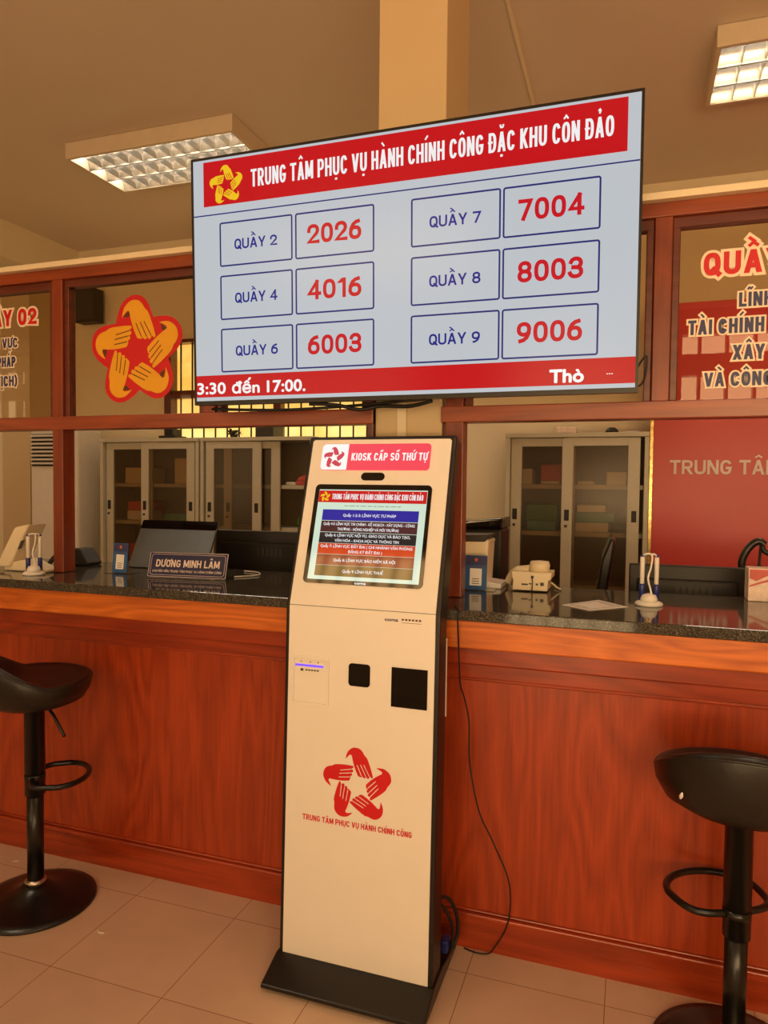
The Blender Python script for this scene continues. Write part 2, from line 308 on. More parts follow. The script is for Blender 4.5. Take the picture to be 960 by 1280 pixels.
# ------------------------------------------------------------------ a plain grotesque letter set drawn as strokes
import unicodedata
def sarc(cx, cy, rx, ry, a0, a1, n=14, e=2.5):
    out = []
    for i in range(n+1):
        a = math.radians(a0+(a1-a0)*i/n); c_, s_ = math.cos(a), math.sin(a)
        out.append((cx+rx*math.copysign(abs(c_)**(2/e), c_), cy+ry*math.copysign(abs(s_)**(2/e), s_)))
    return out
def bowl(x, y0, y1, w_, n=10): return [(0, y1), (x, y1)]+sarc(x, (y0+y1)/2, w_-x, (y1-y0)/2, 90, -90, n)[1:-1]+[(x, y0), (0, y0)]
_w = .52
GL = {
 'I': (0, [('P', [(0, 0), (0, 1)])]), 'L': (.40, [('P', [(0, 1), (0, 0), (.40, 0)])]), 'T': (.50, [('P', [(0, 1), (.50, 1)]), ('P', [(.25, 1), (.25, 0)])]),
 'E': (.42, [('P', [(.42, 1), (0, 1), (0, 0), (.42, 0)]), ('P', [(0, .52), (.36, .52)])]), 'F': (.42, [('P', [(.42, 1), (0, 1), (0, 0)]), ('P', [(0, .5), (.36, .5)])]),
 'H': (_w, [('P', [(0, 0), (0, 1)]), ('P', [(_w, 0), (_w, 1)]), ('P', [(0, .52), (_w, .52)])]),
 'N': (_w, [('P', [(0, 0), (0, 1)]), ('P', [(_w, 0), (_w, 1)]), ('D', (0, 1), (_w, 0))]),
 'M': (.70, [('P', [(0, 0), (0, 1)]), ('P', [(.70, 0), (.70, 1)]), ('D', (.02, 1), (.35, .12)), ('D', (.68, 1), (.35, .12))]),
 'U': (_w, [('P', [(0, 1), (0, .32)]+sarc(_w/2, .32, _w/2, .32, 180, 360, 14, 2.3)[1:-1]+[(_w, .32), (_w, 1)])]),
 'V': (.56, [('D', (0, 1), (.28, 0)), ('D', (.56, 1), (.28, 0))]), 'A': (.56, [('D', (0, 0), (.28, 1)), ('D', (.56, 0), (.28, 1)), ('P', [(.13, .27), (.43, .27)])]),
 'X': (.54, [('D', (0, 1), (.54, 0)), ('D', (.54, 1), (0, 0))]), 'Y': (.56, [('D', (0, 1), (.28, .40)), ('D', (.56, 1), (.28, .40)), ('P', [(.28, .42), (.28, 0)])]),
 'K': (.52, [('P', [(0, 0), (0, 1)]), ('D', (.50, 1), (.0, .36)), ('D', (.16, .56), (.53, 0))]),
 'O': (_w, [('C', sarc(_w/2, .5, _w/2, .5, 0, 360, 28)[:-1])]), 'Q': (_w, [('C', sarc(_w/2, .5, _w/2, .5, 0, 360, 28)[:-1]), ('P', [(.34, .20), (.56, -.06)])]),
 'C': (_w, [('P', sarc(_w/2, .5, _w/2, .5, 40, 320, 22))]),
 'G': (_w, [('P', sarc(_w/2, .5, _w/2, .5, 42, 325, 22)+[(_w, .44), (.34, .44)])]),
 'D': (_w, [('C', [(0, 0), (0, 1), (.22, 1)]+sarc(.22, .5, _w-.22, .5, 90, -90, 14)[1:-1]+[(.22, 0)])]),
 'P': (.50, [('P', [(0, 0), (0, 1)]), ('P', bowl(.24, .44, 1, .50))]), 'R': (.52, [('P', [(0, 0), (0, 1)]), ('P', bowl(.24, .46, 1, .50)), ('D', (.24, .46), (.52, 0))]),
 'B': (.52, [('P', [(0, 0), (0, 1)]), ('P', bowl(.24, .52, 1, .48)), ('P', bowl(.26, 0, .52, .52))]),
 'S': (_w, [('P', sarc(.26, .75, .25, .25, 38, 180, 11, 2.2)+[(.02, .64), (.12, .555), (.27, .50), (.43, .43), (.51, .34)]+sarc(.26, .26, .26, .26, 0, -144, 12, 2.2))]),
 '0': (.50, [('C', sarc(.25, .5, .25, .5, 0, 360, 28)[:-1])]), '1': (.30, [('P', [(.26, 0), (.26, 1)]), ('D', (.0, .74), (.24, .98))]),
 '2': (.50, [('P', [(0, .70)]+sarc(.25, .72, .25, .28, 175, -10, 14, 2.2)+[(.44, .52), (0.0, 0.0), (.52, 0)])]),
 '3': (.50, [('P', sarc(.25, .75, .23, .25, 165, -80, 14, 2.2)+[(.14, .52)]), ('P', [(.14, .52)]+sarc(.24, .26, .26, .26, 80, -165, 16, 2.2))]),
 '4': (.56, [('P', [(.42, 0), (.42, 1)]), ('P', [(.42, 1.0), (.0, .26), (.56, .26)])]), '7': (.50, [('P', [(0, 1), (.50, 1), (.16, 0)])]),
 '5': (.50, [('P', [(.46, 1), (.06, 1), (.03, .52)]+sarc(.24, .31, .26, .31, 140, -165, 18, 2.2))]),
 '6': (.50, [('C', sarc(.25, .31, .25, .31, 0, 360, 22, 2.3)[:-1]), ('P', [(.42, .99), (.28, .95), (.12, .80), (.02, .55), (0, .34)])]),
 '9': (.50, [('C', sarc(.25, .69, .25, .31, 0, 360, 22, 2.3)[:-1]), ('P', [(.08, .01), (.22, .05), (.38, .20), (.48, .45), (.50, .66)])]),
 '8': (.50, [('C', sarc(.25, .755, .225, .245, 0, 360, 20, 2.2)[:-1]), ('C', sarc(.25, .26, .25, .26, 0, 360, 22, 2.2)[:-1])]),
 '-': (.26, [('P', [(0, .42), (.26, .42)])]), '(': (.16, [('P', [(.16, 1.1), (.03, .85), (0, .5), (.03, .15), (.16, -.1)])]), ')': (.16, [('P', [(0, 1.1), (.13, .85), (.16, .5), (.13, .15), (0, -.1)])]),
}
MARKS = {'\u0302': [('P', [(-.16, 1.19), (0, 1.31), (.16, 1.19)])], '\u0306': [('P', [(-.15, 1.32), (-.09, 1.22), (.09, 1.22), (.15, 1.32)])], '\u0300': [('P', [(-.12, 1.34), (.07, 1.20)])],
         '\u0301': [('P', [(.12, 1.34), (-.07, 1.20)])], '\u0309': [('P', [(-.08, 1.32), (.0, 1.36), (.07, 1.31), (.0, 1.20)])], '\u0303': [('P', [(-.17, 1.22), (-.08, 1.31), (.07, 1.22), (.17, 1.31)])],
         '\u0323': [('P', [(-.012, -.20), (.012, -.20)])]}
def _mb_label(self, fr, s, x, y, cap, width, t=0.18, align='L', c=0.0006, out=0.0, gap=0.55, mark_t=0.62):
    """capital lettering: cap height, total width, stem thickness t (of the cap height); out widens every stroke"""
    items = []
    for ch in s:
        if ch == ' ': items.append(None); continue
        d = unicodedata.normalize('NFD', ch); base, marks = d[0], list(d[1:]); bar = False
        if base == 'Đ': base, bar = 'D', True
        items.append((base, marks, bar))
    th = t*cap; n = sum(1 for i in items if i); spaces = len(items)-n
    SP = .26; wsum = sum(GL[i[0]][0] if i else SP for i in items)
    kerns = len(items)-1; g = gap*th
    sx = (width - n*th - kerns*g)/max(wsum, 1e-6)
    x0 = {'L': x, 'C': x-width/2, 'R': x-width}[align]
    td = th+2*out; cc = [c]
    def P2(px, py): return (x0+th/2+px*sx, y+th/2+py*(cap-th))
    def ribbon(pts, closed, tt):
        cc[0] += 8e-6; n_ = len(pts); V = [Vector(p) for p in pts]; h = tt/2
        if not closed:
            d0 = (V[0]-V[1]).normalized(); d1 = (V[-1]-V[-2]).normalized(); V[0] = V[0]+d0*h; V[-1] = V[-1]+d1*h
        Lp, Rp = [], []
        for i in range(n_):
            a = V[i]-V[i-1] if (closed or i > 0) else None; b = V[(i+1) % n_]-V[i] if (closed or i < n_-1) else None
            if a is None: a = b
            if b is None: b = a
            a = a.normalized(); b = b.normalized(); na = Vector((-a.y, a.x)); nb = Vector((-b.y, b.x)); m_ = (na+nb)
            if m_.length < 1e-4: m_ = na
            m_.normalize(); k_ = min(1/max(m_.dot(na), 0.3), 1.7); Lp.append(V[i]+m_*h*k_); Rp.append(V[i]-m_*h*k_)
        A = [self.bm.verts.new(fr(p.x, p.y, cc[0])) for p in Lp]; B = [self.bm.verts.new(fr(p.x, p.y, cc[0])) for p in Rp]
        for i in range(n_ if closed else n_-1):
            j = (i+1) % n_; self._face([A[i], B[i], B[j], A[j]])
    def diag(p, q, tt):
        cc[0] += 8e-6
        a = Vector((x0+th/2+p[0]*sx, y+p[1]*cap)); b = Vector((x0+th/2+q[0]*sx, y+q[1]*cap))
        if a.y > b.y: a, b = b, a
        d = b-a; hx = min(tt/2*d.length/max(d.y, 1e-6), tt*1.15); e_ = out/max(d.y, 1e-6); a = a-d*e_; b = b+d*e_
        self._face([self.bm.verts.new(fr(px, py, cc[0])) for px, py in ((a.x-hx, a.y), (a.x+hx, a.y), (b.x+hx, b.y), (b.x-hx, b.y))])
    for it in items:
        if it is None: x0 += SP*sx+g; continue
        base, marks, bar = it; gw, st = GL[base]
        for k_ in st:
            if k_[0] == 'P': ribbon([P2(*p) for p in k_[1]], False, td)
            elif k_[0] == 'C': ribbon([P2(*p) for p in k_[1]], True, td)
            else: diag(k_[1], k_[2], td)
        if bar: ribbon([P2(-.10, .52), P2(.20, .52)], False, td*0.72)
        mt = th*mark_t+2*out; mx_ = x0+th/2+gw*sx/2; msx = max(sx, cap*0.5); hat = '\u0302' in marks or '\u0306' in marks
        for mk in marks:
            if mk == '\u031b':
                X_ = x0+th+gw*sx; ribbon([(X_-th*.35, y+cap*.90), (X_+th*.30, y+cap*.95), (X_+th*.38, y+cap*1.10)], False, mt*0.9); continue
            dx, dy = (0, 0)
            if hat and mk in '\u0300\u0301\u0309\u0303': dx, dy = ((.17, .02) if mk in '\u0301\u0309' else ((-.02, .16) if mk == '\u0300' else (0, .16)))
            if mk == '\u0300' and hat: dx, dy = -.04, .15
            tt = mt if mk != '\u0323' else th*0.85+2*out
            for k_ in MARKS[mk]: ribbon([(mx_+(px+dx)*msx, y+(py+dy)*cap) for px, py in k_[1]], False, tt)
        x0 += gw*sx+th+g
    return self
MB.label = _mb_label
def _mb_text(self, fr, s, x, y, cap, width=None, align='L', c=0.0006, bold=0.0):
    """small mixed-case lettering; bold (of the cap height) thickens it with slightly shifted layers"""
    vs_, fs = text_geo(s, 0.0)
    if not vs_: return self
    r = bold*cap; sy = (cap-2*r)/0.727; mn = min(v[0] for v in vs_); mxx = max(v[0] for v in vs_)
    sx = (width-2*r)/(mxx-mn) if width else sy
    wd = (mxx-mn)*sx+2*r; x0 = {'L': x, 'C': x-wd/2, 'R': x-wd}[align]+r
    offs = [(0, 0)] + ([(r*math.cos(PI*k/4), r*math.sin(PI*k/4)) for k in range(8)] if r else [])
    for i, (dx, dy) in enumerate(offs):
        V = [self.bm.verts.new(fr(x0+(a-mn)*sx+dx, y+r+b*sy+dy, c+i*1e-5)) for a, b in vs_]
        for f in fs: self._face([V[k] for k in f])
    return self
MB.text = _mb_text

def thing(name, label, cat, loc=(0, 0, 0), rotz=0.0, group=None):
    o = bpy.data.objects.new(name, None); COL.objects.link(o); o.empty_display_size = 0.1
    o.matrix_basis = Matrix.Translation(loc) @ Matrix.Rotation(rotz, 4, 'Z')
    o['label'] = label; o['category'] = cat
    if group: o['group'] = group
    return o
def tag(o, label, cat, group=None):
    o['label'] = label; o['category'] = cat
    if group: o['group'] = group
    return o
def struct(o): o['kind'] = 'structure'; return o
def dup(root, loc, rotz, label, group=None):
    r = root.copy(); COL.objects.link(r); r.matrix_basis = Matrix.Translation(loc) @ Matrix.Rotation(rotz, 4, 'Z'); r['label'] = label
    if group: r['group'] = group
    for ch in list(root.children):
        c = ch.copy(); COL.objects.link(c); c.parent = r
        for g in list(ch.children):
            d = g.copy(); COL.objects.link(d); d.parent = c
    return r
def smooth_path(P, n=6):
    P = [Vector(p) for p in P]; out = []
    for i in range(len(P)-1):
        p0, p1, p2, p3 = P[max(i-1, 0)], P[i], P[i+1], P[min(i+2, len(P)-1)]
        for j in range(n):
            t = j/n; out.append(0.5*((2*p1)+(p2-p0)*t+(2*p0-5*p1+4*p2-p3)*t*t+(3*p1-p0-3*p2+p3)*t**3))
    out.append(P[-1]); return out

# ------------------------------------------------------------------ the five-hands emblem
HAND = [(-.39, .75), (-.37, .86), (-.33, .97), (-.28, 1.03), (-.21, 1.09), (-.13, 1.125), (-.05, 1.13), (.03, 1.12), (.10, 1.085), (.16, 1.02), (.21, .94), (.295, .86), (.35, .75), (.435, .53), (.50, .315),
        (.465, .275), (.395, .33), (.375, .265), (.325, .25), (.28, .305), (.26, .26), (.205, .25), (.165, .305), (.15, .275), (.08, .27), (.02, .29), (-.06, .45), (-.125, .62), (-.17, .78), (-.19, .88), (-.245, .90), (-.31, .84)]
HLINES = [((-.015, .62), (.135, .31)), ((.095, .64), (.27, .31)), ((.20, .645), (.385, .325))]
def rot2(p, k):
    a = -2*PI*k/5; return (p[0]*math.cos(a)-p[1]*math.sin(a), p[0]*math.sin(a)+p[1]*math.cos(a))
def hands(mb, fr, cx, cy, R, c0, c1=None):
    for k in range(5):
        pts = [(cx+rot2(p, k)[0]*R, cy+rot2(p, k)[1]*R) for p in HAND][::-1]
        if c1 is None: mb.poly(fr, pts, c0)
        else: mb.slab(fr, pts, c0, c1)
    return mb
def hand_lines(mb, fr, cx, cy, R, c, wd=0.02):
    for k in range(5):
        for a, b in HLINES:
            d = Vector((b[0]-a[0], b[1]-a[1])).normalized(); nx, ny = -d.y*wd/2, d.x*wd/2
            q = [(a[0]-nx, a[1]-ny), (b[0]-nx, b[1]-ny), (b[0]+nx, b[1]+ny), (a[0]+nx, a[1]+ny)]
            mb.poly(fr, [(cx+rot2(p, k)[0]*R, cy+rot2(p, k)[1]*R) for p in q], c)
    return mb

# ================================================================== SETTING
X0, X1, YB, ZC = -7.6, 4.2, 5.55, 3.6
struct(MB().box(X0, X1, FRONT_Y-0.3, YB+0.15, -0.12, 0).build('floor', 'floor'))
struct(MB().box(X0, X1, FRONT_Y-0.3, YB+0.15, ZC, ZC+0.12).build('ceiling', 'ceiling'))
struct(MB().box(X0-0.15, X0, FRONT_Y-0.3, YB+0.15, 0, ZC).build('wall_left', 'wall'))
struct(MB().box(X1, X1+0.15, FRONT_Y-0.3, YB+0.15, 0, ZC).build('wall_right', 'wall'))
# back wall with the window opening
WX0, WX1, WZ0, WZ1 = -4.02, -1.75, 1.25, 2.76
bw = MB(); bw.box(X0, WX0, YB, YB+0.15, 0, ZC); bw.box(WX1, X1, YB, YB+0.15, 0, ZC); bw.box(WX0, WX1, YB, YB+0.15, 0, WZ0); bw.box(WX0, WX1, YB, YB+0.15, WZ1, ZC)
struct(bw.build('wall_back', 'wall'))
wn = struct(thing('window_1', '', '', (WX0, YB, WZ0))); del wn['label']; del wn['category']
f = MB(); f.box(WX0, WX0+0.07, YB-0.02, YB+0.08, WZ0, WZ1); f.box(WX1-0.07, WX1, YB-0.02, YB+0.08, WZ0, WZ1); f.box(WX0, WX1, YB-0.02, YB+0.08, WZ1-0.03, WZ1); f.box(WX0, WX1, YB-0.02, YB+0.08, WZ0, WZ0+0.07)
f.box(WX0, WX1, YB, YB+0.07, 2.235, 2.305); f.box(-2.92, -2.85, YB-0.01, YB+0.07, WZ0, WZ1)
f.build('window_frame', 'part_d', wn, world=True)
f = MB()
xx = -3.875
while xx < WX1-0.08: f.tube([(xx, YB+0.03, WZ0+0.05), (xx, YB+0.03, WZ1-0.02)], 0.008, 8); xx += 0.12
f.box(WX0+0.07, WX1-0.07, YB+0.022, YB+0.038, 2.085, 2.1); f.box(WX0+0.07, WX1-0.07, YB+0.022, YB+0.038, 1.6, 1.615)
f.build('security_bars', 'dark_grey', wn, world=True)
MB().box(WX0+0.05, WX1-0.05, YB+0.09, YB+0.10, WZ0+0.05, WZ1-0.02).build('window_pane', 'day_pane', wn, world=True)
# beam and column on the left, a deep beam along the back wall
struct(MB().box(-5.5, -4.88, 2.6, YB, 3.30, ZC).build('beam', 'wall'))
struct(MB().box(-5.57, -5.24, 5.2, YB, 0, 3.30).build('column', 'column'))
struct(MB().box(-4.88, X1, YB-0.12, YB, 3.42, ZC).build('beam', 'wall'))
# centre column carrying the television: it rises from the counter
struct(MB().box(-0.825, -0.592, 2.30, 2.62, 1.112, ZC).build('column', 'column', bevel=0.004))
struct(MB().box(-0.743, -0.712, 2.288, 2.30, 1.112, 1.80).build('trim_1', 'cream'))
struct(MB().box(-0.565, -0.55, 0.5, 5.43, ZC-0.012, ZC).build('trim_2', 'wall'))
# front wall behind the camera, with the daylit openings
fw = MB(); xs = sorted(OPEN); cur = X0; c0_, c1_, cz0, cz1 = CLERE
for x0, x1, z0, z1 in xs:
    fw.box(cur, x0, FRONT_Y-0.15, FRONT_Y, 0, cz0); fw.box(x0, x1, FRONT_Y-0.15, FRONT_Y, z1, cz0)
    if z0 > 0: fw.box(x0, x1, FRONT_Y-0.15, FRONT_Y, 0, z0)
    cur = x1
fw.box(cur, X1, FRONT_Y-0.15, FRONT_Y, 0, cz0); fw.box(X0, c0_, FRONT_Y-0.15, FRONT_Y, cz0, ZC); fw.box(c1_, X1, FRONT_Y-0.15, FRONT_Y, cz0, ZC); fw.box(c0_, c1_, FRONT_Y-0.15, FRONT_Y, cz1, ZC); struct(fw.build('wall_front', 'wall'))
for i, (x0, x1, z0, z1) in enumerate(OPEN):
    f = MB(); y0, y1 = FRONT_Y-0.1, FRONT_Y+0.02
    f.box(x0, x0+0.07, y0, y1, z0, z1); f.box(x1-0.07, x1, y0, y1, z0, z1); f.box(x0, x1, y0, y1, z1-0.05, z1); f.box(x0-0.05, x1+0.05, FRONT_Y, FRONT_Y+0.04, z1, z1+0.15)
    f.box(x0, x1, y0, y1, 2.39, 2.56)
    if z0 > 0: f.box(x0, x1, y0, y1, z0, z0+0.08)
    nn = round((x1-x0)/0.2)
    for k in range(1, nn): xk = x0+(x1-x0)*k/nn; f.box(xk-0.012, xk+0.012, y0, y1-0.03, z0, z1)
    f.box(x0, x1, y0+0.02, y1-0.04, 1.62, 1.66)
    struct(f.build('window_%d' % (i+2) if z0 > 0 else 'door_1', 'part_d'))
f = MB(); f.box(c0_, c1_, FRONT_Y-0.1, FRONT_Y+0.02, cz0, cz0+0.05); f.box(c0_, c1_, FRONT_Y-0.1, FRONT_Y+0.02, cz1-0.05, cz1)
for q in range(0, 12): xk = c0_+0.02+(c1_-c0_-0.04)*q/11; f.box(xk-0.016, xk+0.016, FRONT_Y-0.06, FRONT_Y, cz0, cz1)
struct(f.build('window_9', 'part_d'))

# ------------------------------------------------------------------ wood and glass partition
PY = 2.28; CT = 1.11
pt = struct(thing('partition', '', '', (-2.15, PY, CT))); del pt['label']; del pt['category']
def part(mb, name, mat, bevel=0.003): return mb.build(name, mat, pt, bevel=bevel, world=True)
for x0, x1, z0 in ((-2.183, -2.132, CT), (-0.575, -0.516, CT), (-1.492, -1.44, 1.73), (0.05, 0.10, 1.73), (0.98, 1.03, CT), (-3.45, -3.40, CT)):
    part(MB().box(x0, x1, PY, PY+0.065, z0+0.001, 2.27), 'post', 'part_v')
part(MB().box(-0.85, -0.827, PY+0.005, PY+0.065, CT+0.001, 2.27), 'post', 'part_d')
for x0, x1 in ((-3.9, -0.827), (-0.59, 1.6)):
    part(MB().box(x0, x1, PY-0.004, PY+0.069, 2.268, 2.310), 'top_rail', 'part_h')
    part(MB().box(x0, x1, PY-0.002, PY+0.067, 1.680, 1.732), 'middle_rail', 'part_h')
    part(MB().box(x0, x1, PY-0.03, PY+0.10, 2.310, 2.331), 'cream_capping', 'cream', 0.002)
PANES = [(-3.40, -2.183), (-2.132, -1.492), (-1.44, -0.85), (-0.516, 0.05), (0.10, 0.98)]
for x0, x1 in PANES:
    f = MB(); f.box(x0, x1, PY+0.012, PY+0.05, 2.238, 2.268); f.box(x0, x0+0.022, PY+0.012, PY+0.05, 1.732, 2.238); f.box(x1-0.022, x1, PY+0.012, PY+0.05, 1.732, 2.238)
    part(f, 'moulding', 'part_d')
    part(MB().box(x0+0.01, x1-0.01, PY+0.027, PY+0.033, 1.726, 2.25), 'glass_pane', 'glass', 0)

# ================================================================== COUNTER
ct = thing('counter', 'long red-brown wood-panelled service counter with an orange-brown front edge', 'counter', (-0.7, 2.4, 0))
CX0, CX1 = -3.9, 1.6
MB().box(CX0, CX1, 2.225, 2.62, 0.0, 1.078).build('carcass', 'wood_v', ct, world=True)
MB().box(CX0, CX1, 2.212, 2.225, 0.128, 0.872).build('front_panel', 'wood_v', ct, world=True)
f = MB(); f.box(CX0, CX1, 2.200, 2.225, 0.872, 0.918); part_ = f.build('upper_rail', 'wood_h', ct, bevel=0.004, world=True)
f = MB(); f.box(CX0, CX1, 2.200, 2.225, 0.063, 0.112); f.build('lower_rail', 'wood_h', ct, bevel=0.004, world=True)
f = MB(); f.box(CX0, CX1, 2.192, 2.225, 0.108, 0.122); f.box(CX0, CX1, 2.204, 2.225, 0.122, 0.130); f.box(CX0, CX1, 2.204, 2.225, 0.862, 0.873); f.build('bead_moulding', 'wood_h', ct, bevel=0.004, world=True)
MB().box(CX0, CX1, 2.208, 2.225, 0.0, 0.063).build('plinth', 'wood_h', ct, world=True)
MB().box(CX0, CX1, 2.160, 2.225, 0.926, 0.992).build('recessed_band', 'wood_h', ct, bevel=0.003, world=True)
MB().box(CX0, CX1, 2.078, 2.225, 0.992, 1.078).build('edge_board', 'apron', ct, bevel=0.005, world=True)
tag(MB().box(CX0, CX1, 2.055, 2.67, 1.078, CT).build('countertop', 'granite', bevel=0.003), 'dark speckled polished granite slab along the top of the wooden counter', 'countertop')

# ================================================================== TELEVISION
TVO = (-0.7135, 2.155, 1.7435); TVU = (0, -0.03017948, 0.9995445)
tv = thing('television', 'large wall television with white queue number board, hung on the column above the kiosk', 'television', TVO)
fr = Frame(TVO, (1, 0, 0), TVU)
def tvp(mb, name, mat, parent=tv, bevel=0.0): return mb.build(name, mat, parent, bevel=bevel, world=True)
f = MB(); f.rect(fr, -0.724, 0.724, 0.001, 0.827, -0.03, -0.002, 0.004); f.rect(fr, -0.62, 0.62, 0.02, 0.55, -0.055, -0.03, 0.02); tvp(f, 'housing', 'black_plastic')
f = MB(); f.ring(fr, -0.726, 0.726, 0.0, 0.8283, 0.008, -0.03, 0.002, 0.003); f.rect(fr, -0.72, 0.72, 0.001, 0.014, -0.002, 0.0019); tvp(f, 'bezel', 'black_satin')
sc = tvp(MB().rect(fr, -0.7185, 0.7185, 0.0135, 0.8205, -0.004, 0.0), 'screen', 'tv_bg')
def sg(mb, name, mat): return tvp(mb, name, mat, sc)
e = 0.0006
sg(MB().rect(fr, -0.678, 0.6835, 0.666, 0.8122, 0, e), 'header_banner', 'tv_red')
sg(MB().rect(fr, -0.7175, 0.7175, 0.6355, 0.6395, 0, e), 'divider_line', 'tv_blue')
sg(MB().label(fr, 'TRUNG TÂM PHỤC VỤ HÀNH CHÍNH CÔNG ĐẶC KHU CÔN ĐẢO', -0.497, 0.7115, 0.0565, 1.144, 0.14, c=2*e, gap=0.5), 'title_lettering', 'tv_white')
em = hands(MB(), fr, -0.590, 0.7300, 0.0575, 2*e); sg(em, 'emblem', 'tv_gold'); sg(hand_lines(MB(), fr, -0.590, 0.7300, 0.0575, 3*e, 0.035), 'emblem_finger_lines', 'tv_red')
ROWS = [(0.6085, 0.4622), (0.4330, 0.2850), (0.2562, 0.1090)]
BOX = [(-0.6185, -0.3465), (-0.3370, -0.0635), (0.0562, 0.3330), (0.3390, 0.6160)]
TXT = [(('QUẦY 2', '2026'), ('QUẦY 7', '7004')), (('QUẦY 4', '4016'), ('QUẦY 8', '8003')), (('QUẦY 6', '6003'), ('QUẦY 9', '9006'))]
for (zt, zb), tt in zip(ROWS, TXT):
    for bi, (bx0, bx1) in enumerate(BOX):
        sg(MB().ring(fr, bx0, bx1, zb, zt, 0.0052, 0, e, 0.008), 'counter_box', 'tv_blue')
        s = tt[bi//2][bi % 2]; cxm = (bx0+bx1)/2
        if bi % 2 == 0: sg(MB().label(fr, s, cxm, zb+0.0535, 0.034, 0.159, 0.178, 'C', e), 'counter_lettering', 'tv_label')
        else: sg(MB().label(fr, s, cxm, zb+0.0445, 0.0615, 0.187, 0.19, 'C', e), 'number_lettering', 'tv_num')
sg(MB().rect(fr, -0.7185, 0.7180, 0.0265, 0.1005, 0, e), 'ticker_bar', 'tv_red')
for w_s, w_x, w_w in (('3:30', -0.7150, 0.113), ('đến', -0.578, 0.106), ('17:00.', -0.445, 0.142)): sg(MB().text(fr, w_s, w_x, 0.0365, 0.042, w_w, 'L', 2*e, 0.035), 'ticker_lettering', 'tv_white')
sg(MB().text(fr, 'Thò', 0.4805, 0.0335, 0.042, 0.098, 'L', 2*e, 0.045), 'ticker_lettering', 'tv_white')
sg(MB().rect(fr, 0.6405, 0.6445, 0.0535, 0.0560, 0, 2*e).rect(fr, 0.6470, 0.6510, 0.0535, 0.0560, 0, 2*e).rect(fr, 0.6535, 0.6575, 0.0535, 0.0560, 0, 2*e), 'ticker_dots', 'tv_white')
f = MB(); f.box(-0.80, -0.62, 2.208, 2.24, 1.95, 2.35); f.box(-0.76, -0.66, 2.24, 2.30, 2.05, 2.25); tvp(f, 'wall_mount', 'black_satin')
for pts_, rr in (([(-1.02, 2.19, 1.742), (-0.93, 2.205, 1.738), (-0.85, 2.215, 1.722), (-0.78, 2.23, 1.733), (-0.68, 2.215, 1.728), (-0.6, 2.2, 1.742)], 0.006),
                 ([(-1.40, 2.20, 1.735), (-1.15, 2.22, 1.728), (-0.9, 2.225, 1.735), (-0.62, 2.21, 1.75)], 0.005),
                 ([(0.0, 2.19, 1.80), (0.022, 2.20, 1.84), (0.035, 2.205, 1.85), (0.03, 2.2, 1.79), (0.012, 2.19, 1.765), (-0.03, 2.19, 1.77)], 0.003)):
    tvp(MB().tube(smooth_path(pts_), rr, 8), 'cable', 'black_plastic')

# ================================================================== KIOSK
KX = -0.739; KL, KR = -0.980, -0.498
k = thing('ticket_kiosk', 'tall white self-service queue ticket kiosk with black frame and tilted touchscreen', 'kiosk', (KX, 1.98, 0))
def kp(mb, name, mat, parent=k, bevel=0.0): return mb.build(name, mat, parent, bevel=bevel, world=True)
prof = [(1.913, 0.045), (1.948, 1.110), (2.117, 1.628), (2.178, 1.608), (2.030, 1.10), (2.005, 0.045)]
side = Frame((KL, 0, 0), (0, 1, 0), (0, 0, 1))     # normal +X
kp(MB().slab(side, prof, 0, KR-KL), 'body', 'black_satin', bevel=0.006)
low = Frame((KX, 1.91, 0.055), (1, 0, 0), (0, 0.035, 1.057)); LL = 1.0576
up = Frame((KX, 1.945, 1.112), (1, 0, 0), (0, 0.170, 0.518)); LU = 0.5452
cxk = (KL+KR)/2-KX; hw = 0.2275
panel = kp(MB().rect(low, cxk-hw, cxk+hw, 0.004, LL-0.001, -0.004, 0.0), 'front_panel', 'kiosk_white', bevel=0.001)
upper = kp(MB().slab(up, [(cxk-hw, 0.001), (cxk+hw, 0.001), (cxk+hw, 0.525), (cxk+hw-0.006, 0.531), (cxk-hw+0.006, 0.531), (cxk-hw, 0.525)], -0.006, 0.0), 'upper_panel', 'kiosk_white', bevel=0.001)
# upper plane items
bd = kp(MB().rect(up, -0.1895, 0.1665, 0.4285, 0.5145, 0, 0.004, 0.012), 'sign_badge', 'badge_red', upper)
f = MB().slab(up, [(-0.1005, 0.4288), (-0.1005, 0.5142)] + [p for p in rrect_pts(-0.1893, -0.10, 0.4288, 0.5142, 0.012) if p[0] < -0.12], 0.004, 0.0044); bd2 = kp(f, 'badge_white_end', 'badge_white', upper)
kp(hands(MB(), up, -0.146, 0.4690, 0.0315, 0.0048), 'badge_emblem', 'badge_emb', upper)
kp(MB().label(up, 'KIOSK CẤP SỐ THỨ TỰ', -0.0875, 0.4590, 0.0250, 0.246, 0.175, c=0.0048), 'badge_lettering', 'badge_white', upper)
kp(MB().rect(up, -0.0485, 0.0280, 0.3955, 0.4205, 0.0, 0.002, 0.0124), 'camera_window', 'black_gloss', upper)
ts = kp(MB().rect(up, -0.1945, 0.1820, 0.0690, 0.3810, 0.0, 0.003, 0.014), 'touchscreen', 'black_gloss')
def kt(mb, name, mat): return kp(mb, name, mat, ts)
kt(MB().rect(up, -0.1800, 0.1700, 0.0810, 0.3640, 0.003, 0.0035), 'display', 'sc_bg')
kt(MB().rect(up, -0.1795, 0.1690, 0.3225, 0.3605, 0.0035, 0.004), 'display_banner', 'sc_red')
rowz = [(0.2995, 0.2650), (0.2635, 0.2285), (0.2270, 0.1940), (0.1930, 0.1595), (0.1585, 0.1258), (0.1250, 0.0925)]
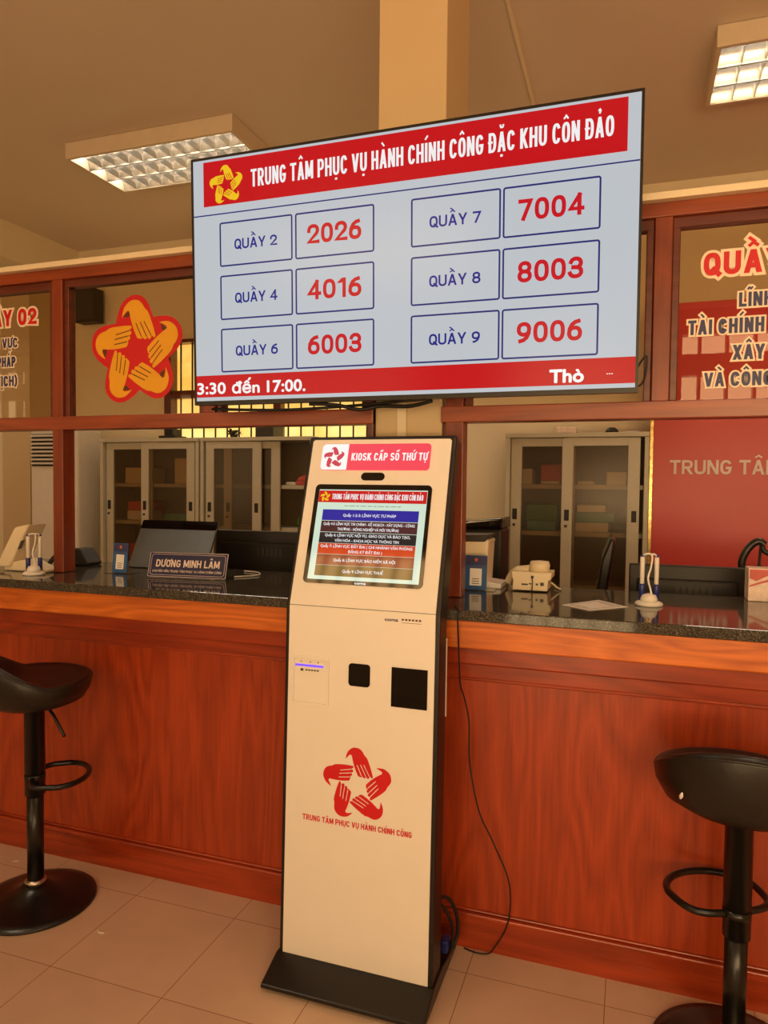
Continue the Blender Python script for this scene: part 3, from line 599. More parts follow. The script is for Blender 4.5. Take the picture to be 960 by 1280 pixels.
rowt = [['Quầy 1-2-3: LĨNH VỰC TƯ PHÁP'], ['Quầy 4-5: LĨNH VỰC TÀI CHÍNH - KẾ HOẠCH - XÂY DỰNG - CÔNG', 'THƯƠNG - NÔNG NGHIỆP VÀ MÔI TRƯỜNG'],
        ['Quầy 6: LĨNH VỰC NỘI VỤ, GIÁO DỤC VÀ ĐÀO TẠO,', 'VĂN HÓA - KHOA HỌC VÀ THÔNG TIN'], ['Quầy 7: LĨNH VỰC ĐẤT ĐAI ( CHI NHÁNH VĂN PHÒNG', 'ĐĂNG KÝ ĐẤT ĐAI )'],
        ['Quầy 8: LĨNH VỰC BẢO HIỂM XÃ HỘI'], ['Quầy 9: LĨNH VỰC THUẾ']]
roww = [[0.17], [0.292, 0.196], [0.272, 0.204], [0.292, 0.108], [0.196], [0.128]]
for (zt, zb), tt, ww, mt in zip(rowz, rowt, roww, M['sc_rows']):
    kt(MB().rect(up, -0.1592, 0.1495, zb, zt, 0.0035, 0.004), 'service_row', mt)
    for j, (s, wd) in enumerate(zip(tt, ww)):
        zc = (zt+zb)/2 + (0 if len(tt) == 1 else (0.0085 if j == 0 else -0.0075)) - 0.0048
        kt(MB().text(up, s, -0.005, zc, 0.0090, wd, 'C', 0.0046, 0.02), 'row_lettering', 'tv_white')
kt(MB().label(up, 'TRUNG TÂM PHỤC VỤ HÀNH CHÍNH CÔNG ĐẶC KHU CÔN ĐẢO', -0.1345, 0.3320, 0.0180, 0.293, 0.12, 'L', 0.0046, gap=0.5), 'banner_lettering', 'tv_white')
kt(hands(MB(), up, -0.1575, 0.3405, 0.0145, 0.0046), 'display_emblem', 'tv_gold')
f = MB(); xx = -0.09
for q in (0.012, 0.018, 0.01, 0.02, 0.014, 0.011, 0.019, 0.013, 0.017, 0.012): f.rect(up, xx, xx+q, 0.3108, 0.3128, 0.0035, 0.0042); xx += q+0.004
kt(f, 'caption_line', 'sc_grey')
kt(MB().text(up, 'coma', -0.0265, 0.0712, 0.0085, 0.036, 'L', 0.0036, 0.05), 'maker_lettering', 'badge_white')
# lower plane items
f = MB().text(low, 'coma', 0.0765, 1.0290, 0.0105, 0.041, 'L', 0.0006, 0.05); kp(f, 'maker_logo', 'navy', panel)
f = MB()
for q in range(6): f.rect(low, 0.128+0.0102*q, 0.1345+0.0102*q, 1.0335, 1.0385, 0, 0.0006)
f.rect(low, 0.128, 0.186, 1.0265, 1.0275, 0, 0.0006); kp(f, 'logo_lettering', 'hand_line', panel)
slot = kp(MB().ring(low, -0.2155, -0.0930, 0.7600, 0.9060, 0.009, 0.0, 0.006, 0.006), 'ticket_slot', 'kiosk_white', bevel=0.0008)
kp(MB().rect(low, -0.206, -0.102, 0.7695, 0.8960, 0.0, 0.0015, 0.002), 'ticket_door', 'kiosk_white', slot)
kp(MB().rect(low, -0.205, -0.103, 0.7660, 0.7680, 0.0, 0.0018), 'door_gap', 'dark_grey', slot)
kp(MB().rect(low, -0.2035, -0.1110, 0.8755, 0.8815, 0.0015, 0.0024), 'slot_light', 'purple', slot)
f = MB()
for q in range(5): f.rect(low, -0.170+0.0092*q, -0.1632+0.0092*q, 0.8630, 0.8672, 0.0015, 0.0020)
kp(f, 'slot_lettering', 'dark_grey', slot)
kp(MB().rect(low, -0.186, -0.177, 0.8610, 0.8685, 0.0015, 0.0020), 'slot_pictogram', 'dark_grey', slot)
for q in (-0.186, -0.156, -0.131): kp(MB().rect(low, q, q+0.004, 0.888, 0.891, 0.0015, 0.0022), 'indicator', 'dark_grey', slot)
kp(MB().rect(low, -0.0308, 0.0356, 0.8318, 0.8980, 0.0, 0.003, 0.010), 'card_reader', 'black_gloss')
kp(MB().rect(low, 0.1016, 0.2085, 0.7850, 0.8982, 0.0, 0.003, 0.001), 'code_scanner', 'black_gloss')
kp(hands(MB(), low, 0.0025, 0.5420, 0.0975, 0.0006), 'emblem', 'red', panel)
kp(hand_lines(MB(), low, 0.0025, 0.5420, 0.0975, 0.0010, 0.022), 'emblem_finger_lines', 'kiosk_white', panel)
kp(MB().label(low, 'TRUNG TÂM PHỤC VỤ HÀNH CHÍNH CÔNG', 0.001, 0.4165, 0.0170, 0.342, 0.185, 'C', 0.0006, gap=0.45), 'lettering', 'red', panel)
foot_prof = [(1.808, 0.010), (1.808, 0.022), (1.908, 0.058), (2.004, 0.058), (2.186, 0.024), (2.186, 0.010)]
ft = kp(MB().slab(Frame((KL-0.006, 0, 0), (0, 1, 0), (0, 0, 1)), foot_prof, 0, KR-KL+0.012), 'foot', 'black_satin', bevel=0.003)
for x in (KL+0.03, KR-0.03):
    for y in (1.84, 2.15): kp(MB().lathe([(0.016, 0), (0.016, 0.011)], x, y, 16), 'rubber_foot', 'black_plastic', ft)
kp(MB().box(KR-0.004, KR+0.0015, 2.020, 2.027, 0.80, 1.03), 'side_strip', 'white')
# cords at the kiosk
C1 = [(-0.489, 2.075, 1.115), (-0.470, 2.046, 1.112), (-0.470, 2.040, 1.085), (-0.473, 2.068, 1.013), (-0.478, 2.12, 0.877), (-0.471, 2.15, 0.822), (-0.457, 2.16, 0.745), (-0.454, 2.165, 0.617), (-0.424, 2.17, 0.467),
      (-0.378, 2.175, 0.371), (-0.328, 2.18, 0.25), (-0.330, 2.184, 0.123), (-0.372, 2.192, 0.030), (-0.392, 2.192, 0.006), (-0.430, 2.185, 0.005), (-0.470, 2.195, 0.005)]
tag(MB().tube(smooth_path(C1), 0.0024, 6).build('power_cord', 'black_plastic'), 'thin black cord hanging down the wooden panel beside the kiosk to the floor', 'cord')
f = MB().tube(smooth_path([(-0.505, 2.02, 0.26), (-0.488, 2.06, 0.235), (-0.474, 2.10, 0.17), (-0.474, 2.12, 0.10), (-0.486, 2.11, 0.055)]), 0.006, 8)
f.tube(smooth_path([(-0.505, 2.02, 0.24), (-0.492, 2.05, 0.20), (-0.482, 2.08, 0.14), (-0.484, 2.09, 0.08), (-0.492, 2.10, 0.052)]), 0.005, 8)
kp(f, 'power_lead', 'black_plastic')
kp(MB().box(-0.512, -0.492, 2.06, 2.10, 0.062, 0.10), 'plug', 'blue', bevel=0.004)

# ================================================================== BAR STOOLS
def seat_mesh(z0):
    """bucket seat, facing +X; z0 is the underside at the pole"""
    mb = MB(); NA, W_, D_ = 48, 0.205, 0.185
    def rim(a):
        back = max(0.0, -math.cos(a)); back = back**1.1
        return 0.100 + 0.105*back
    rings = []
    def ring(fn): rings.append([mb.bm.verts.new(fn(2*PI*i/NA)) for i in range(NA)])
    def pt_(a, s, z): return (D_*s*math.cos(a), W_*s*math.sin(a), z)
    ring(lambda a: pt_(a, 0.16, z0))
    ring(lambda a: pt_(a, 0.42, z0+0.004))
    ring(lambda a: pt_(a, 0.70, z0+0.012))
    ring(lambda a: pt_(a, 0.88, z0+0.028+0.10*(rim(a)-0.1)))
    ring(lambda a: pt_(a, 0.985, z0+0.02+0.50*(rim(a)-0.02)))
    ring(lambda a: pt_(a, 1.01, z0+0.9*rim(a)))
    ring(lambda a: pt_(a, 0.985, z0+0.985*rim(a)))
    ring(lambda a: pt_(a, 0.93, z0+rim(a)))
    ring(lambda a: pt_(a, 0.86, z0+0.96*rim(a)))
    ring(lambda a: pt_(a, 0.74, z0+0.094+0.42*(rim(a)-0.094)))
    ring(lambda a: pt_(a, 0.5, z0+0.096))
    ring(lambda a: pt_(a, 0.25, z0+0.094))
    for A, B in zip(rings, rings[1:]):
        for i in range(NA): mb._face([A[i], A[(i+1) % NA], B[(i+1) % NA], B[i]], True)
    mb._face(rings[0][::-1]); mb._face(rings[-1], True)
    return mb
def make_stool(z0, label, loc, rotz, zs, ring, rs_):
    t = thing('bar_stool', label, 'bar stool', loc, rotz, 'black bar stools at the counter')
    MB().lathe([(0.196, 0), (0.200, 0.004), (0.198, 0.010), (0.17, 0.017), (0.12, 0.027), (0.075, 0.042), (0.048, 0.060), (0.040, 0.068)], seg=56).build('base', 'stool_metal', t)
    MB().lathe([(0.031, 0.066), (0.036, 0.069), (0.036, 0.080), (0.029, 0.086)], seg=24).build('collar', 'chrome', t)
    MB().lathe([(0.0275, 0.084), (0.0275, zs+0.01)], seg=28).build('gas_lift', 'stool_metal', t)
    MB().lathe([(0.030, zs-0.002), (0.0335, zs), (0.0335, z0-0.012), (0.06, z0-0.002)], seg=32).build('upper_pole', 'stool_metal', t)
    s = seat_mesh(z0).build('seat', 'leather', t)
    f = MB(); a_ = [-(2*PI*(i/60.0)) for i in range(61)]
    f.tube([(0.185*0.995*math.cos(a), 0.205*0.995*math.sin(a), z0+0.93*(0.100+0.105*max(0, -math.cos(a))**1.1)) for a in a_[:-1]], 0.0045, 6, closed=True)
    f.build('piping', 'leather', s)
    zf = zs+0.06; P = [(0.0, 0.034), (0.004, 0.07), (0.018, 0.105), (0.05, 0.125)] + [(0.105+0.105*math.cos(q), 0.132*math.sin(q)) for q in [PI/2-PI*i/14 for i in range(15)]] + [(0.05, -0.125), (0.018, -0.105), (0.004, -0.07), (0.0, -0.034)]
    cr, sr = math.cos(ring)*rs_, math.sin(ring)*rs_; f = MB().tube(smooth_path([(x*cr-y*sr, x*sr+y*cr, zf) for x, y in P], 3), 0.0095, 10); f.lathe([(0.0345, zf-0.012), (0.0345, zf+0.012)], seg=28); f.build('footrest', 'stool_metal', t)
    return t
s1 = make_stool(0.700, 'black leatherette swivel stool on the left, at the panelled counter side of the name plate', (-1.945, 1.94, 0), 0.95, 0.385, -0.42, 0.84)
f = MB().tube(smooth_path([(0.0, -0.02, 0.70), (0.03, -0.055, 0.695), (0.045, -0.085, 0.675), (0.07, -0.135, 0.612)]), 0.0055, 8); f.build('lever', 'stool_metal', s1)
s2 = make_stool(0.655, 'lower black leatherette swivel stool with torn white seam, at the right of the kiosk', (0.28, 1.99, 0), 1.50, 0.335, 0.55, 0.94)
f = MB().tube([(-0.131, 0.140, 0.716), (-0.134, 0.138, 0.724), (-0.137, 0.136, 0.734)], [0.002, 0.005, 0.002], 8); f.build('seam_tear', 'paper', s2)

# ================================================================== CEILING LIGHTS
L_, D2, ZL = 1.155, 0.51, 3.5
def make_light(loc, label):
    t = thing('ceiling_light', label, 'ceiling light', loc, 0, 'louvred ceiling lights')
    f = MB(); T = 0.1
    f.box(-0.02, L_+0.02, -0.02, D2+0.02, T-0.004, T); f.box(-0.02, 0.0, -0.02, D2+0.02, 0, T); f.box(L_, L_+0.02, -0.02, D2+0.02, 0, T); f.box(0, L_, -0.02, 0.0, 0, T); f.box(0, L_, D2, D2+0.02, 0, T)
    f.build('housing', 'housing', t)
    f = MB()
    for i in range(3):
        y0 = D2/3*i; yc = y0+D2/6; h = D2/6
        P = [(yc-h+0.002, 0.004), (yc-h*0.82, 0.05), (yc-h*0.5, 0.085), (yc, 0.092), (yc+h*0.5, 0.085), (yc+h*0.82, 0.05), (yc+h-0.002, 0.004)]
        A = [f.bm.verts.new((0.002, y, z)) for y, z in P]; B = [f.bm.verts.new((L_-0.002, y, z)) for y, z in P]
        for a in range(len(P)-1): f._face([A[a], B[a], B[a+1], A[a+1]], True)
    f.build('reflector', 'reflector', t)
    f = MB()
    for i in range(1, 11):
        x = L_*i/11
        for j in range(3):
            y0 = D2/3*j; f.slab(Frame((x, 0, 0), (0, 1, 0), (0, 0, 1)), [(y0+0.004, 0.002), (y0+D2/3-0.004, 0.002), (y0+D2/3-0.022, 0.04), (y0+0.022, 0.04)], -0.001, 0.001)
    for j in (1, 2): f.box(0.002, L_-0.002, D2/3*j-0.004, D2/3*j+0.004, 0.001, 0.03)
    f.build('louvre', 'louvre_metal', t)
    for j in range(3):
        yc = D2/3*j+D2/6; f = MB().tube([(0.01, yc, 0.064), (L_-0.01, yc, 0.064)], 0.013, 12); f.build('tube', 'tube', t)
    return t
lt = make_light((-3.387, 3.70, ZL), 'three-tube louvred ceiling light partly hidden behind the top left of the television')
dup(lt, (0.350, 3.70, ZL), 0, 'three-tube louvred ceiling light at the right, clear of the television')

dup(lt, (-2.05, 4.72, ZL), 0, 'added unseen louvred ceiling light brightening the back office, behind the television')  # unseen fixture added to brighten the back office
dup(lt, (-6.6, 3.70, ZL), 0, 'added unseen louvred ceiling light brightening the far left of the back office')  # another unseen fixture, added to light the left back wall
dup(lt, (-3.10, 0.15, ZL), 0, 'added unseen louvred ceiling light over the public side, on the left')  # unseen pair added to brighten floor and kiosk from above
dup(lt, (0.10, 0.15, ZL), 0, 'added unseen louvred ceiling light over the public side, on the right')
# ================================================================== SIGNS ON THE PARTITION GLASS
gz = Frame((0, PY+0.0268, 0))
E_X, E_Z, E_R = -1.8005, 1.9755, 0.1735
eg = thing('emblem_sticker', 'red star emblem of five golden hands stuck on the partition glass left of the television', 'sticker', (E_X, PY+0.0268, E_Z))
f = MB()
def grow(pts, d):
    n = len(pts); out = []
    cx_ = sum(p[0] for p in pts)/n; cy_ = sum(p[1] for p in pts)/n
    for q in pts:
        v = Vector((q[0]-cx_, q[1]-cy_)); L2 = v.length or 1; out.append((q[0]+v.x/L2*d, q[1]+v.y/L2*d))
    return out
LOBE = [(-.56, .62), (-.52, .80), (-.46, .96), (-.38, 1.09), (-.27, 1.18), (-.13, 1.235), (0, 1.24), (.12, 1.21), (.23, 1.13), (.31, 1.02), (.38, .86), (.46, .66), (.50, .45), (0, 0)]
for kk in range(5): f.poly(gz, [(E_X+rot2(p, kk)[0]*E_R, E_Z+rot2(p, kk)[1]*E_R) for p in LOBE][::-1], 0.0004+0.00008*kk)
f.build('backing', 'red', eg, world=True)
def spin(pts, kk): return [(E_X+rot2(p, kk)[0]*E_R, E_Z+rot2(p, kk)[1]*E_R) for p in pts]
for kk in range(5):
    h_ = MB().poly(gz, spin(HAND, kk)[::-1], 0.0014).build('hand', 'hand_gold', eg, world=True)
    MB().poly(gz, spin([(-.36, .78), (-.20, .90), (-.17, .80), (-.22, .76)], kk)[::-1], 0.0016).build('thumb_triangle', 'hand_line', h_, world=True)  # dark triangle printed inside each thumb
    f = MB()
    for a, b in HLINES:
        d = Vector((b[0]-a[0], b[1]-a[1])).normalized(); nx, ny = -d.y*0.011, d.x*0.011
        f.poly(gz, spin([(a[0]-nx, a[1]-ny), (b[0]-nx, b[1]-ny), (b[0]+nx, b[1]+ny), (a[0]+nx, a[1]+ny)], kk), 0.0018)
    f.build('finger_marking', 'hand_line', h_, world=True)
def glass_sign(label, rows, loc):
    t = thing('glass_lettering', label, 'sign', loc, 0, 'counter signs on the partition glass')
    for s, x, y, cap, wd, al, mt, tt, out in rows:
        l1 = MB().label(gz, s, x, y, cap, wd, tt, al, 0.0022).build('lettering', mt, t, world=True)
        MB().label(gz, s, x, y, cap, wd, tt, al, 0.0004, out).build('outline', 'cream_vinyl', l1, world=True)
    return t
glass_sign('red QUẦY 02 counter sign with navy lines on the leftmost glass pane', [
    ('QUẦY 02', -2.2845, 2.1095, 0.066, 0.335, 'R', 'red', 0.22, 0.008), ('LĨNH VỰC', -2.384, 2.0205, 0.040, 0.185, 'R', 'navy', 0.19, 0.0045),
    ('TƯ PHÁP', -2.396, 1.9435, 0.041, 0.155, 'R', 'navy', 0.19, 0.0045), ('(HỘ TỊCH)', -2.388, 1.8640, 0.043, 0.20, 'R', 'navy', 0.19, 0.0045)], (-2.45, PY+0.0268, 1.86))
glass_sign('red QUẦY counter sign with navy finance and construction lines on the right glass pane', [
    ('QUẦY 04', 0.1865, 2.0935, 0.066, 0.34, 'L', 'red', 0.22, 0.008), ('LĨNH VỰC', 0.2826, 1.9985, 0.041, 0.185, 'L', 'navy', 0.20, 0.005),
    ('TÀI CHÍNH - KẾ HOẠCH', 0.1488, 1.9244, 0.043, 0.45, 'L', 'navy', 0.20, 0.005), ('XÂY DỰNG', 0.2698, 1.8472, 0.043, 0.21, 'L', 'navy', 0.20, 0.005), ('VÀ CÔNG THƯƠNG', 0.1955, 1.7720, 0.041, 0.36, 'L', 'navy', 0.20, 0.005)], (0.37, PY+0.0268, 1.77))

# ================================================================== BACK OFFICE: CABINETS
CYF, CYB, CH = 5.0, 5.43, 1.84
def cabinet(x0, x1, doors, label, shelves, back_first):
    t = thing('filing_cabinet', label, 'cabinet', ((x0+x1)/2, CYB, 0), 0, 'grey steel sliding-door cabinets')
    P = lambda mb, nm, mt, pr=t, bv=0.0: mb.build(nm, mt, pr, bevel=bv, world=True)
    f = MB(); f.box(x0, x0+0.03, CYF, CYB, 0, CH-0.03); f.box(x1-0.03, x1, CYF, CYB, 0, CH-0.03); f.box(x0, x1, CYF-0.006, CYB, CH-0.03, CH); f.box(x0, x1, CYF, CYB, 0, 0.08); P(f, 'carcass', 'cabinet', bv=0.003)
    P(MB().box(x0+0.03, x1-0.03, CYB-0.01, CYB, 0.08, CH-0.03), 'back_panel', 'cabinet_in')
    for z in shelves: P(MB().box(x0+0.03, x1-0.03, CYF+0.07, CYB-0.01, z-0.03, z), 'shelf', 'cabinet')
    for d0, d1, layer, hs in doors:
        y = CYF+0.008+0.026*layer; s = 0.075; zt, zb = CH-0.034, 0.09
        f = MB(); f.box(d0, d0+s, y, y+0.022, zb, zt); f.box(d1-s, d1, y, y+0.022, zb, zt); f.box(d0+s, d1-s, y, y+0.022, zt-0.055, zt); f.box(d0+s, d1-s, y, y+0.022, zb, zb+0.30)
        dr = P(f, 'door', 'cabinet', bv=0.003)
        P(MB().box(d0+s-0.003, d1-s+0.003, y+0.009, y+0.013, zb+0.29, zt-0.05), 'door_glass', 'cab_glass', dr)
        for hx in hs:
            P(MB().box(hx-0.016, hx+0.016, y-0.003, y+0.002, 1.245, 1.32), 'handle', 'black_plastic', dr, 0.002)
        P(MB().lathe([(0.009, 1.20), (0.009, 1.216)], hs[0]-0.004, y-0.004, 12), 'lock', 'dark_grey', dr)
    return t
cabinet(-4.282, -3.308, [(-4.245, -3.78, 1, [-4.215]), (-3.870, -3.350, 0, [-3.835, -3.388])], 'leftmost grey steel cabinet with glass sliding doors beside the floor air conditioner', [1.465, 1.15, 0.8], 0)
cabinet(-3.292, -2.290, [(-3.095, -2.594, 1, [-3.055]), (-3.245, -2.745, 0, [-3.21, -2.785])], 'grey steel cabinet half open on its right side, partly behind the kiosk', [1.465, 1.13, 0.8], 0)
cabinet(-0.828, 0.110, [(-0.795, -0.36, 1, [-0.765]), (-0.446, 0.055, 0, [-0.41, 0.022])], 'grey steel glass-door cabinet standing beside the red backdrop board', [1.490, 1.165, 0.8], 0)
def folder(x0, x1, z0, z1, mt, label, y0=5.12, y1=5.38, name='folder', cat='folder', bv=0.006):
    return tag(MB().box(x0, x1, y0, y1, z0+0.0005, z1).build(name, mt, bevel=bv), label, cat)
folder(-4.10, -3.93, 1.1505, 1.23, 'paper', 'pale paper stack under the orange folder in the leftmost cabinet', name='paper_stack', cat='papers')
folder(-4.09, -3.90, 1.23, 1.31, 'orange', 'orange folder on the middle shelf of the leftmost cabinet')
folder(-4.12, -3.90, 1.4655, 1.60, 'beige', 'beige box on the top shelf of the leftmost cabinet, left door', name='document_box', cat='box')
folder(-3.62, -3.48, 1.4655, 1.68, 'beige', 'tall pale box on the top shelf of the leftmost cabinet, right door', name='document_box', cat='box')
folder(-3.72, -3.48, 1.1505, 1.21, 'teal', 'teal folder on the middle shelf of the leftmost cabinet')
folder(-4.08, -3.90, 0.8005, 0.95, 'orange', 'orange folder low in the leftmost cabinet behind the card stand')
folder(-2.585, -2.50, 1.4655, 1.49, 'paper', 'white papers on the open shelf of the half open cabinet', name='paper_stack', cat='papers')
folder(-2.495, -2.34, 1.4655, 1.500, 'pink', 'flat pink folder on the open shelf of the half open cabinet')
tag(MB().slab(Frame((0, 5.12, 0)), [(-2.49, 1.501), (-2.36, 1.501), (-2.34, 1.57), (-2.47, 1.53)], -0.2, 0).build('folder', 'pink', bevel=0.004), 'wedge-shaped red folder on top of the flat pink folder', 'folder')
g_ = MB(); g_.tube([(-2.46+0.045*math.cos(a), 5.2, 1.135+0.09*math.sin(a)) for a in [PI*i/10 for i in range(11)]], 0.02, 8)
tag(g_.build('tape_roll', 'green'), 'green curved roll on the lower open shelf of the half open cabinet', 'tape roll')
g_ = MB(); g_.tube([(-2.375+0.022*math.cos(a), 5.2, 1.135+0.075*math.sin(a)) for a in [PI*i/10 for i in range(11)]], 0.018, 8)
tag(g_.build('tape_roll', 'paper'), 'white curved roll beside the green roll on the open shelf', 'tape roll')
folder(-0.74, -0.66, 1.4905, 1.60, 'paper', 'white box at the left end of the top shelf beside the wall', name='document_box', cat='box')
folder(-0.60, -0.47, 1.4905, 1.515, 'paper', 'white papers on the top shelf of the cabinet beside the red board', name='paper_stack', cat='papers')
folder(-0.60, -0.45, 1.516, 1.63, 'pink', 'reddish folder on white papers in the cabinet beside the red board')
folder(-0.35, -0.24, 1.4905, 1.515, 'paper', 'thin white folder on the top shelf right of the reddish folder')
folder(-0.16, -0.03, 1.4905, 1.58, 'paper', 'pale bundle at the right end of the top shelf beside the red board', name='paper_stack', cat='papers')
folder(-0.69, -0.49, 1.1655, 1.235, 'teal', 'pale teal folder under the green folder in the cabinet beside the red board')
folder(-0.70, -0.48, 1.236, 1.35, 'green', 'green folder stack on the middle shelf of the cabinet beside the red board')
folder(-0.36, -0.14, 1.1655, 1.23, 'paper', 'white papers at the bottom of the teal pile behind the right glass door', name='paper_stack', cat='papers')
folder(-0.36, -0.10, 1.231, 1.30, 'teal', 'teal folder pile on the middle shelf behind the right glass door')
folder(-0.35, -0.16, 1.301, 1.35, 'paper', 'white papers on top of the teal folder pile', name='paper_stack', cat='papers')
# small things on the cabinet tops
f = MB(); f.box(-3.78, -3.62, 5.12, 5.3, CH+0.0005, CH+0.03); f.box(-3.74, -3.66, 5.15, 5.27, CH+0.03, CH+0.09)
tag(f.build('desk_punch', 'black_plastic', bevel=0.006), 'small black punch standing on the leftmost cabinet', 'punch')
pl = thing('trailing_plant', 'small dark green plant on the seam between the two left cabinets', 'plant', (-3.1, 5.2, CH))
f = MB()
for q in range(26):
    a = random.uniform(0, 2*PI); L3 = random.uniform(0.04, 0.09); h = random.uniform(0.02, 0.08)
    b0 = Vector((-3.1+0.02*math.cos(a), 5.2+0.02*math.sin(a), CH+0.035)); tip = b0+Vector((L3*math.cos(a), L3*math.sin(a), h-0.03)); mid = (b0+tip)/2+Vector((0, 0, 0.02)); sd = Vector((-math.sin(a), math.cos(a), 0))*0.014
    v = [f.bm.verts.new(c_) for c_ in (b0, mid+sd, tip, mid-sd)]; f._face(v)
f.build('leaves', plain('dark_leaf', (60, 66, 34), 0.5, var=0.2), pl, world=True)
MB().lathe([(0.028, CH+0.001), (0.035, CH+0.04)], -3.1, 5.2, 16).build('pot', 'dark_grey', pl, world=True)
tag(MB().box(-2.86, -2.70, 5.12, 5.3, CH+0.0005, CH+0.10).build('storage_box', 'dark_grey', bevel=0.006), 'dark grey box on top of the half open cabinet', 'box')
tag(MB().box(-0.50, -0.36, 5.05, 5.2, CH+0.0005, CH+0.045).build('tissue_pack', 'carton', bevel=0.01), 'small white pack with red print on the cabinet beside the red board', 'pack')
f = MB().lathe([(0.045, CH+0.0005), (0.04, CH+0.02), (0.02, CH+0.038), (0.0, CH+0.04)], -0.13, 5.1, 20)
tag(f.build('computer_mouse', 'black_plastic'), 'small black rounded object on the cabinet nearest the red board', 'mouse')
tag(MB().slab(Frame((0, 5.08, 0)), [(-0.06, CH+0.0005), (0.04, CH+0.0005), (0.05, CH+0.012), (-0.03, CH+0.012)], -0.1, 0).build('paper_sheaf', 'paper', bevel=0.002), 'thin pale papers beside the black object on the cabinet', 'papers')
# air conditioner, loudspeaker, backdrop board
ac = thing('floor_air_conditioner', 'tall white floor-standing air conditioner seen behind the left partition post', 'air conditioner', (-4.73, 5.1, 0))
MB().box(-4.985, -4.472, 4.95, 5.25, 0, 1.93).build('body', 'white', ac, bevel=0.02, world=True)
MB().box(-4.965, -4.56, 4.945, 4.951, 1.605, 1.885).build('grille_recess', 'black_plastic', ac, world=True)
for q in range(8):
    z = 1.622+0.034*q; MB().slab(Frame((-4.965, 0, 0), (0, 1, 0), (0, 0, 1)), [(4.930, z), (4.946, z+0.008), (4.946, z+0.020), (4.930, z+0.012)], 0, 0.405).build('louvre', 'white', ac, world=True)
sp = thing('wall_speaker', 'black loudspeaker mounted high on the back wall, seen through the emblem pane', 'speaker', (-4.715, 5.42, 2.92))
MB().box(-4.905, -4.675, 5.40, 5.52, 2.945, 3.250).build('cabinet', 'black_plastic', sp, bevel=0.008, world=True)
MB().box(-4.893, -4.687, 5.392, 5.402, 2.96, 3.235).build('front_grille', 'dark_grey', sp, bevel=0.004, world=True)
MB().box(-4.82, -4.76, 5.52, 5.55, 3.04, 3.14).build('bracket', 'black_plastic', sp, world=True)
bk = thing('backdrop_board', 'tall glossy red board with pale letters standing behind the right counter', 'board', (1.2, 5.03, 0))
MB().box(0.130, 2.6, 5.0, 5.06, 0, 2.66).build('board', 'red_panel', bk, bevel=0.003, world=True)
MB().box(0.113, 0.131, 4.995, 5.062, 0, 2.66).build('edge_trim', 'gold', bk, world=True)
MB().label(Frame((0, 5.0, 0)), 'TRUNG TÂM PHỤC VỤ HÀNH CHÍNH CÔNG', 0.2345, 1.5640, 0.091, 2.19, 0.175, 'L', 0.004).build('lettering', 'silver_letter', bk, world=True)

# ================================================================== THINGS ON AND BEHIND THE COUNTER
# staff desk behind the counter carries the monitors
dk = thing('staff_desk', 'dark work desk running behind the granite counter', 'desk', (-0.6, 3.0, 0))
MB().box(-3.6, 1.5, 2.70, 3.11, 0.72, 0.76).build('desk_top', 'part_d', dk, bevel=0.004, world=True)
for x in (-3.5, -1.1, 1.4): MB().box(x-0.02, x+0.02, 2.74, 3.09, 0, 0.72).build('leg_panel', 'part_d', dk, world=True)
def monitor(x0, x1, z1, y, label, vent):
    t = thing('computer_monitor', label, 'monitor', ((x0+x1)/2, y+0.03, 0.76), 0, 'black monitors behind the counter')
    P = lambda mb, nm, mt, bv=0.0, pr=t: mb.build(nm, mt, pr, bevel=bv, world=True)
    b = P(MB().box(x0, x1, y, y+0.03, z1-0.33, z1), 'back_shell', 'black_plastic', 0.006)
    P(MB().box(x0+0.01, x1-0.01, y+0.03, y+0.034, z1-0.32, z1-0.012), 'panel', 'black_gloss')
    P(MB().box(x0+0.03, x1-0.03, y-0.018, y, z1-0.26, z1-0.05), 'rear_bulge', 'black_plastic', 0.01)
    xm = x0+(x1-x0)*vent
    f = MB()
    for q in range(6): f.box(xm-0.06+0.022*q, xm-0.046+0.022*q, y-0.021, y-0.017, z1-0.11, z1-0.075)
    P(f, 'vent', 'dark_grey')
    xc = (x0+x1)/2; P(MB().box(xc-0.03, xc+0.03, y-0.012, y+0.012, 0.77, z1-0.25), 'stand_neck', 'black_plastic', 0.004)
    P(MB().box(xc-0.11, xc+0.11, y-0.08, y+0.08, 0.7605, 0.772), 'stand_base', 'black_plastic', 0.004)
    return t
monitor(-1.80, -1.28, 1.262, 2.86, 'black monitor seen from behind, between the tilted display and the kiosk', 0.55)
monitor(0.0, 0.405, 1.188, 2.86, 'black monitor seen from behind, in front of the red backdrop board', 0.55)
# tilted glossy display
td = thing('tilted_display', 'glossy dark tilted display panel standing behind the navy name plate', 'display', (-1.84, 2.6, CT))
pf = Frame((-2.035, 2.545, CT+0.004), (1, 0.03, 0), (0, 0.11, 0.205))
MB().slab(pf, rrect_pts(0, 0.375, 0, 0.222, 0.008), -0.012, 0).build('panel', plain('dark_glossy_lid', (120, 130, 136), 0.34, 0.8, var=0.05), td, bevel=0.002, world=True)
MB().slab(pf, rrect_pts(0.0005, 0.3745, 0.180, 0.2215, 0.008), 0, 0.001).build('top_band', 'black_gloss', td, world=True)
MB().box(-1.98, -1.72, 2.60, 2.64, CT+0.0005, CT+0.06).build('rear_foot', 'black_plastic', td, world=True)
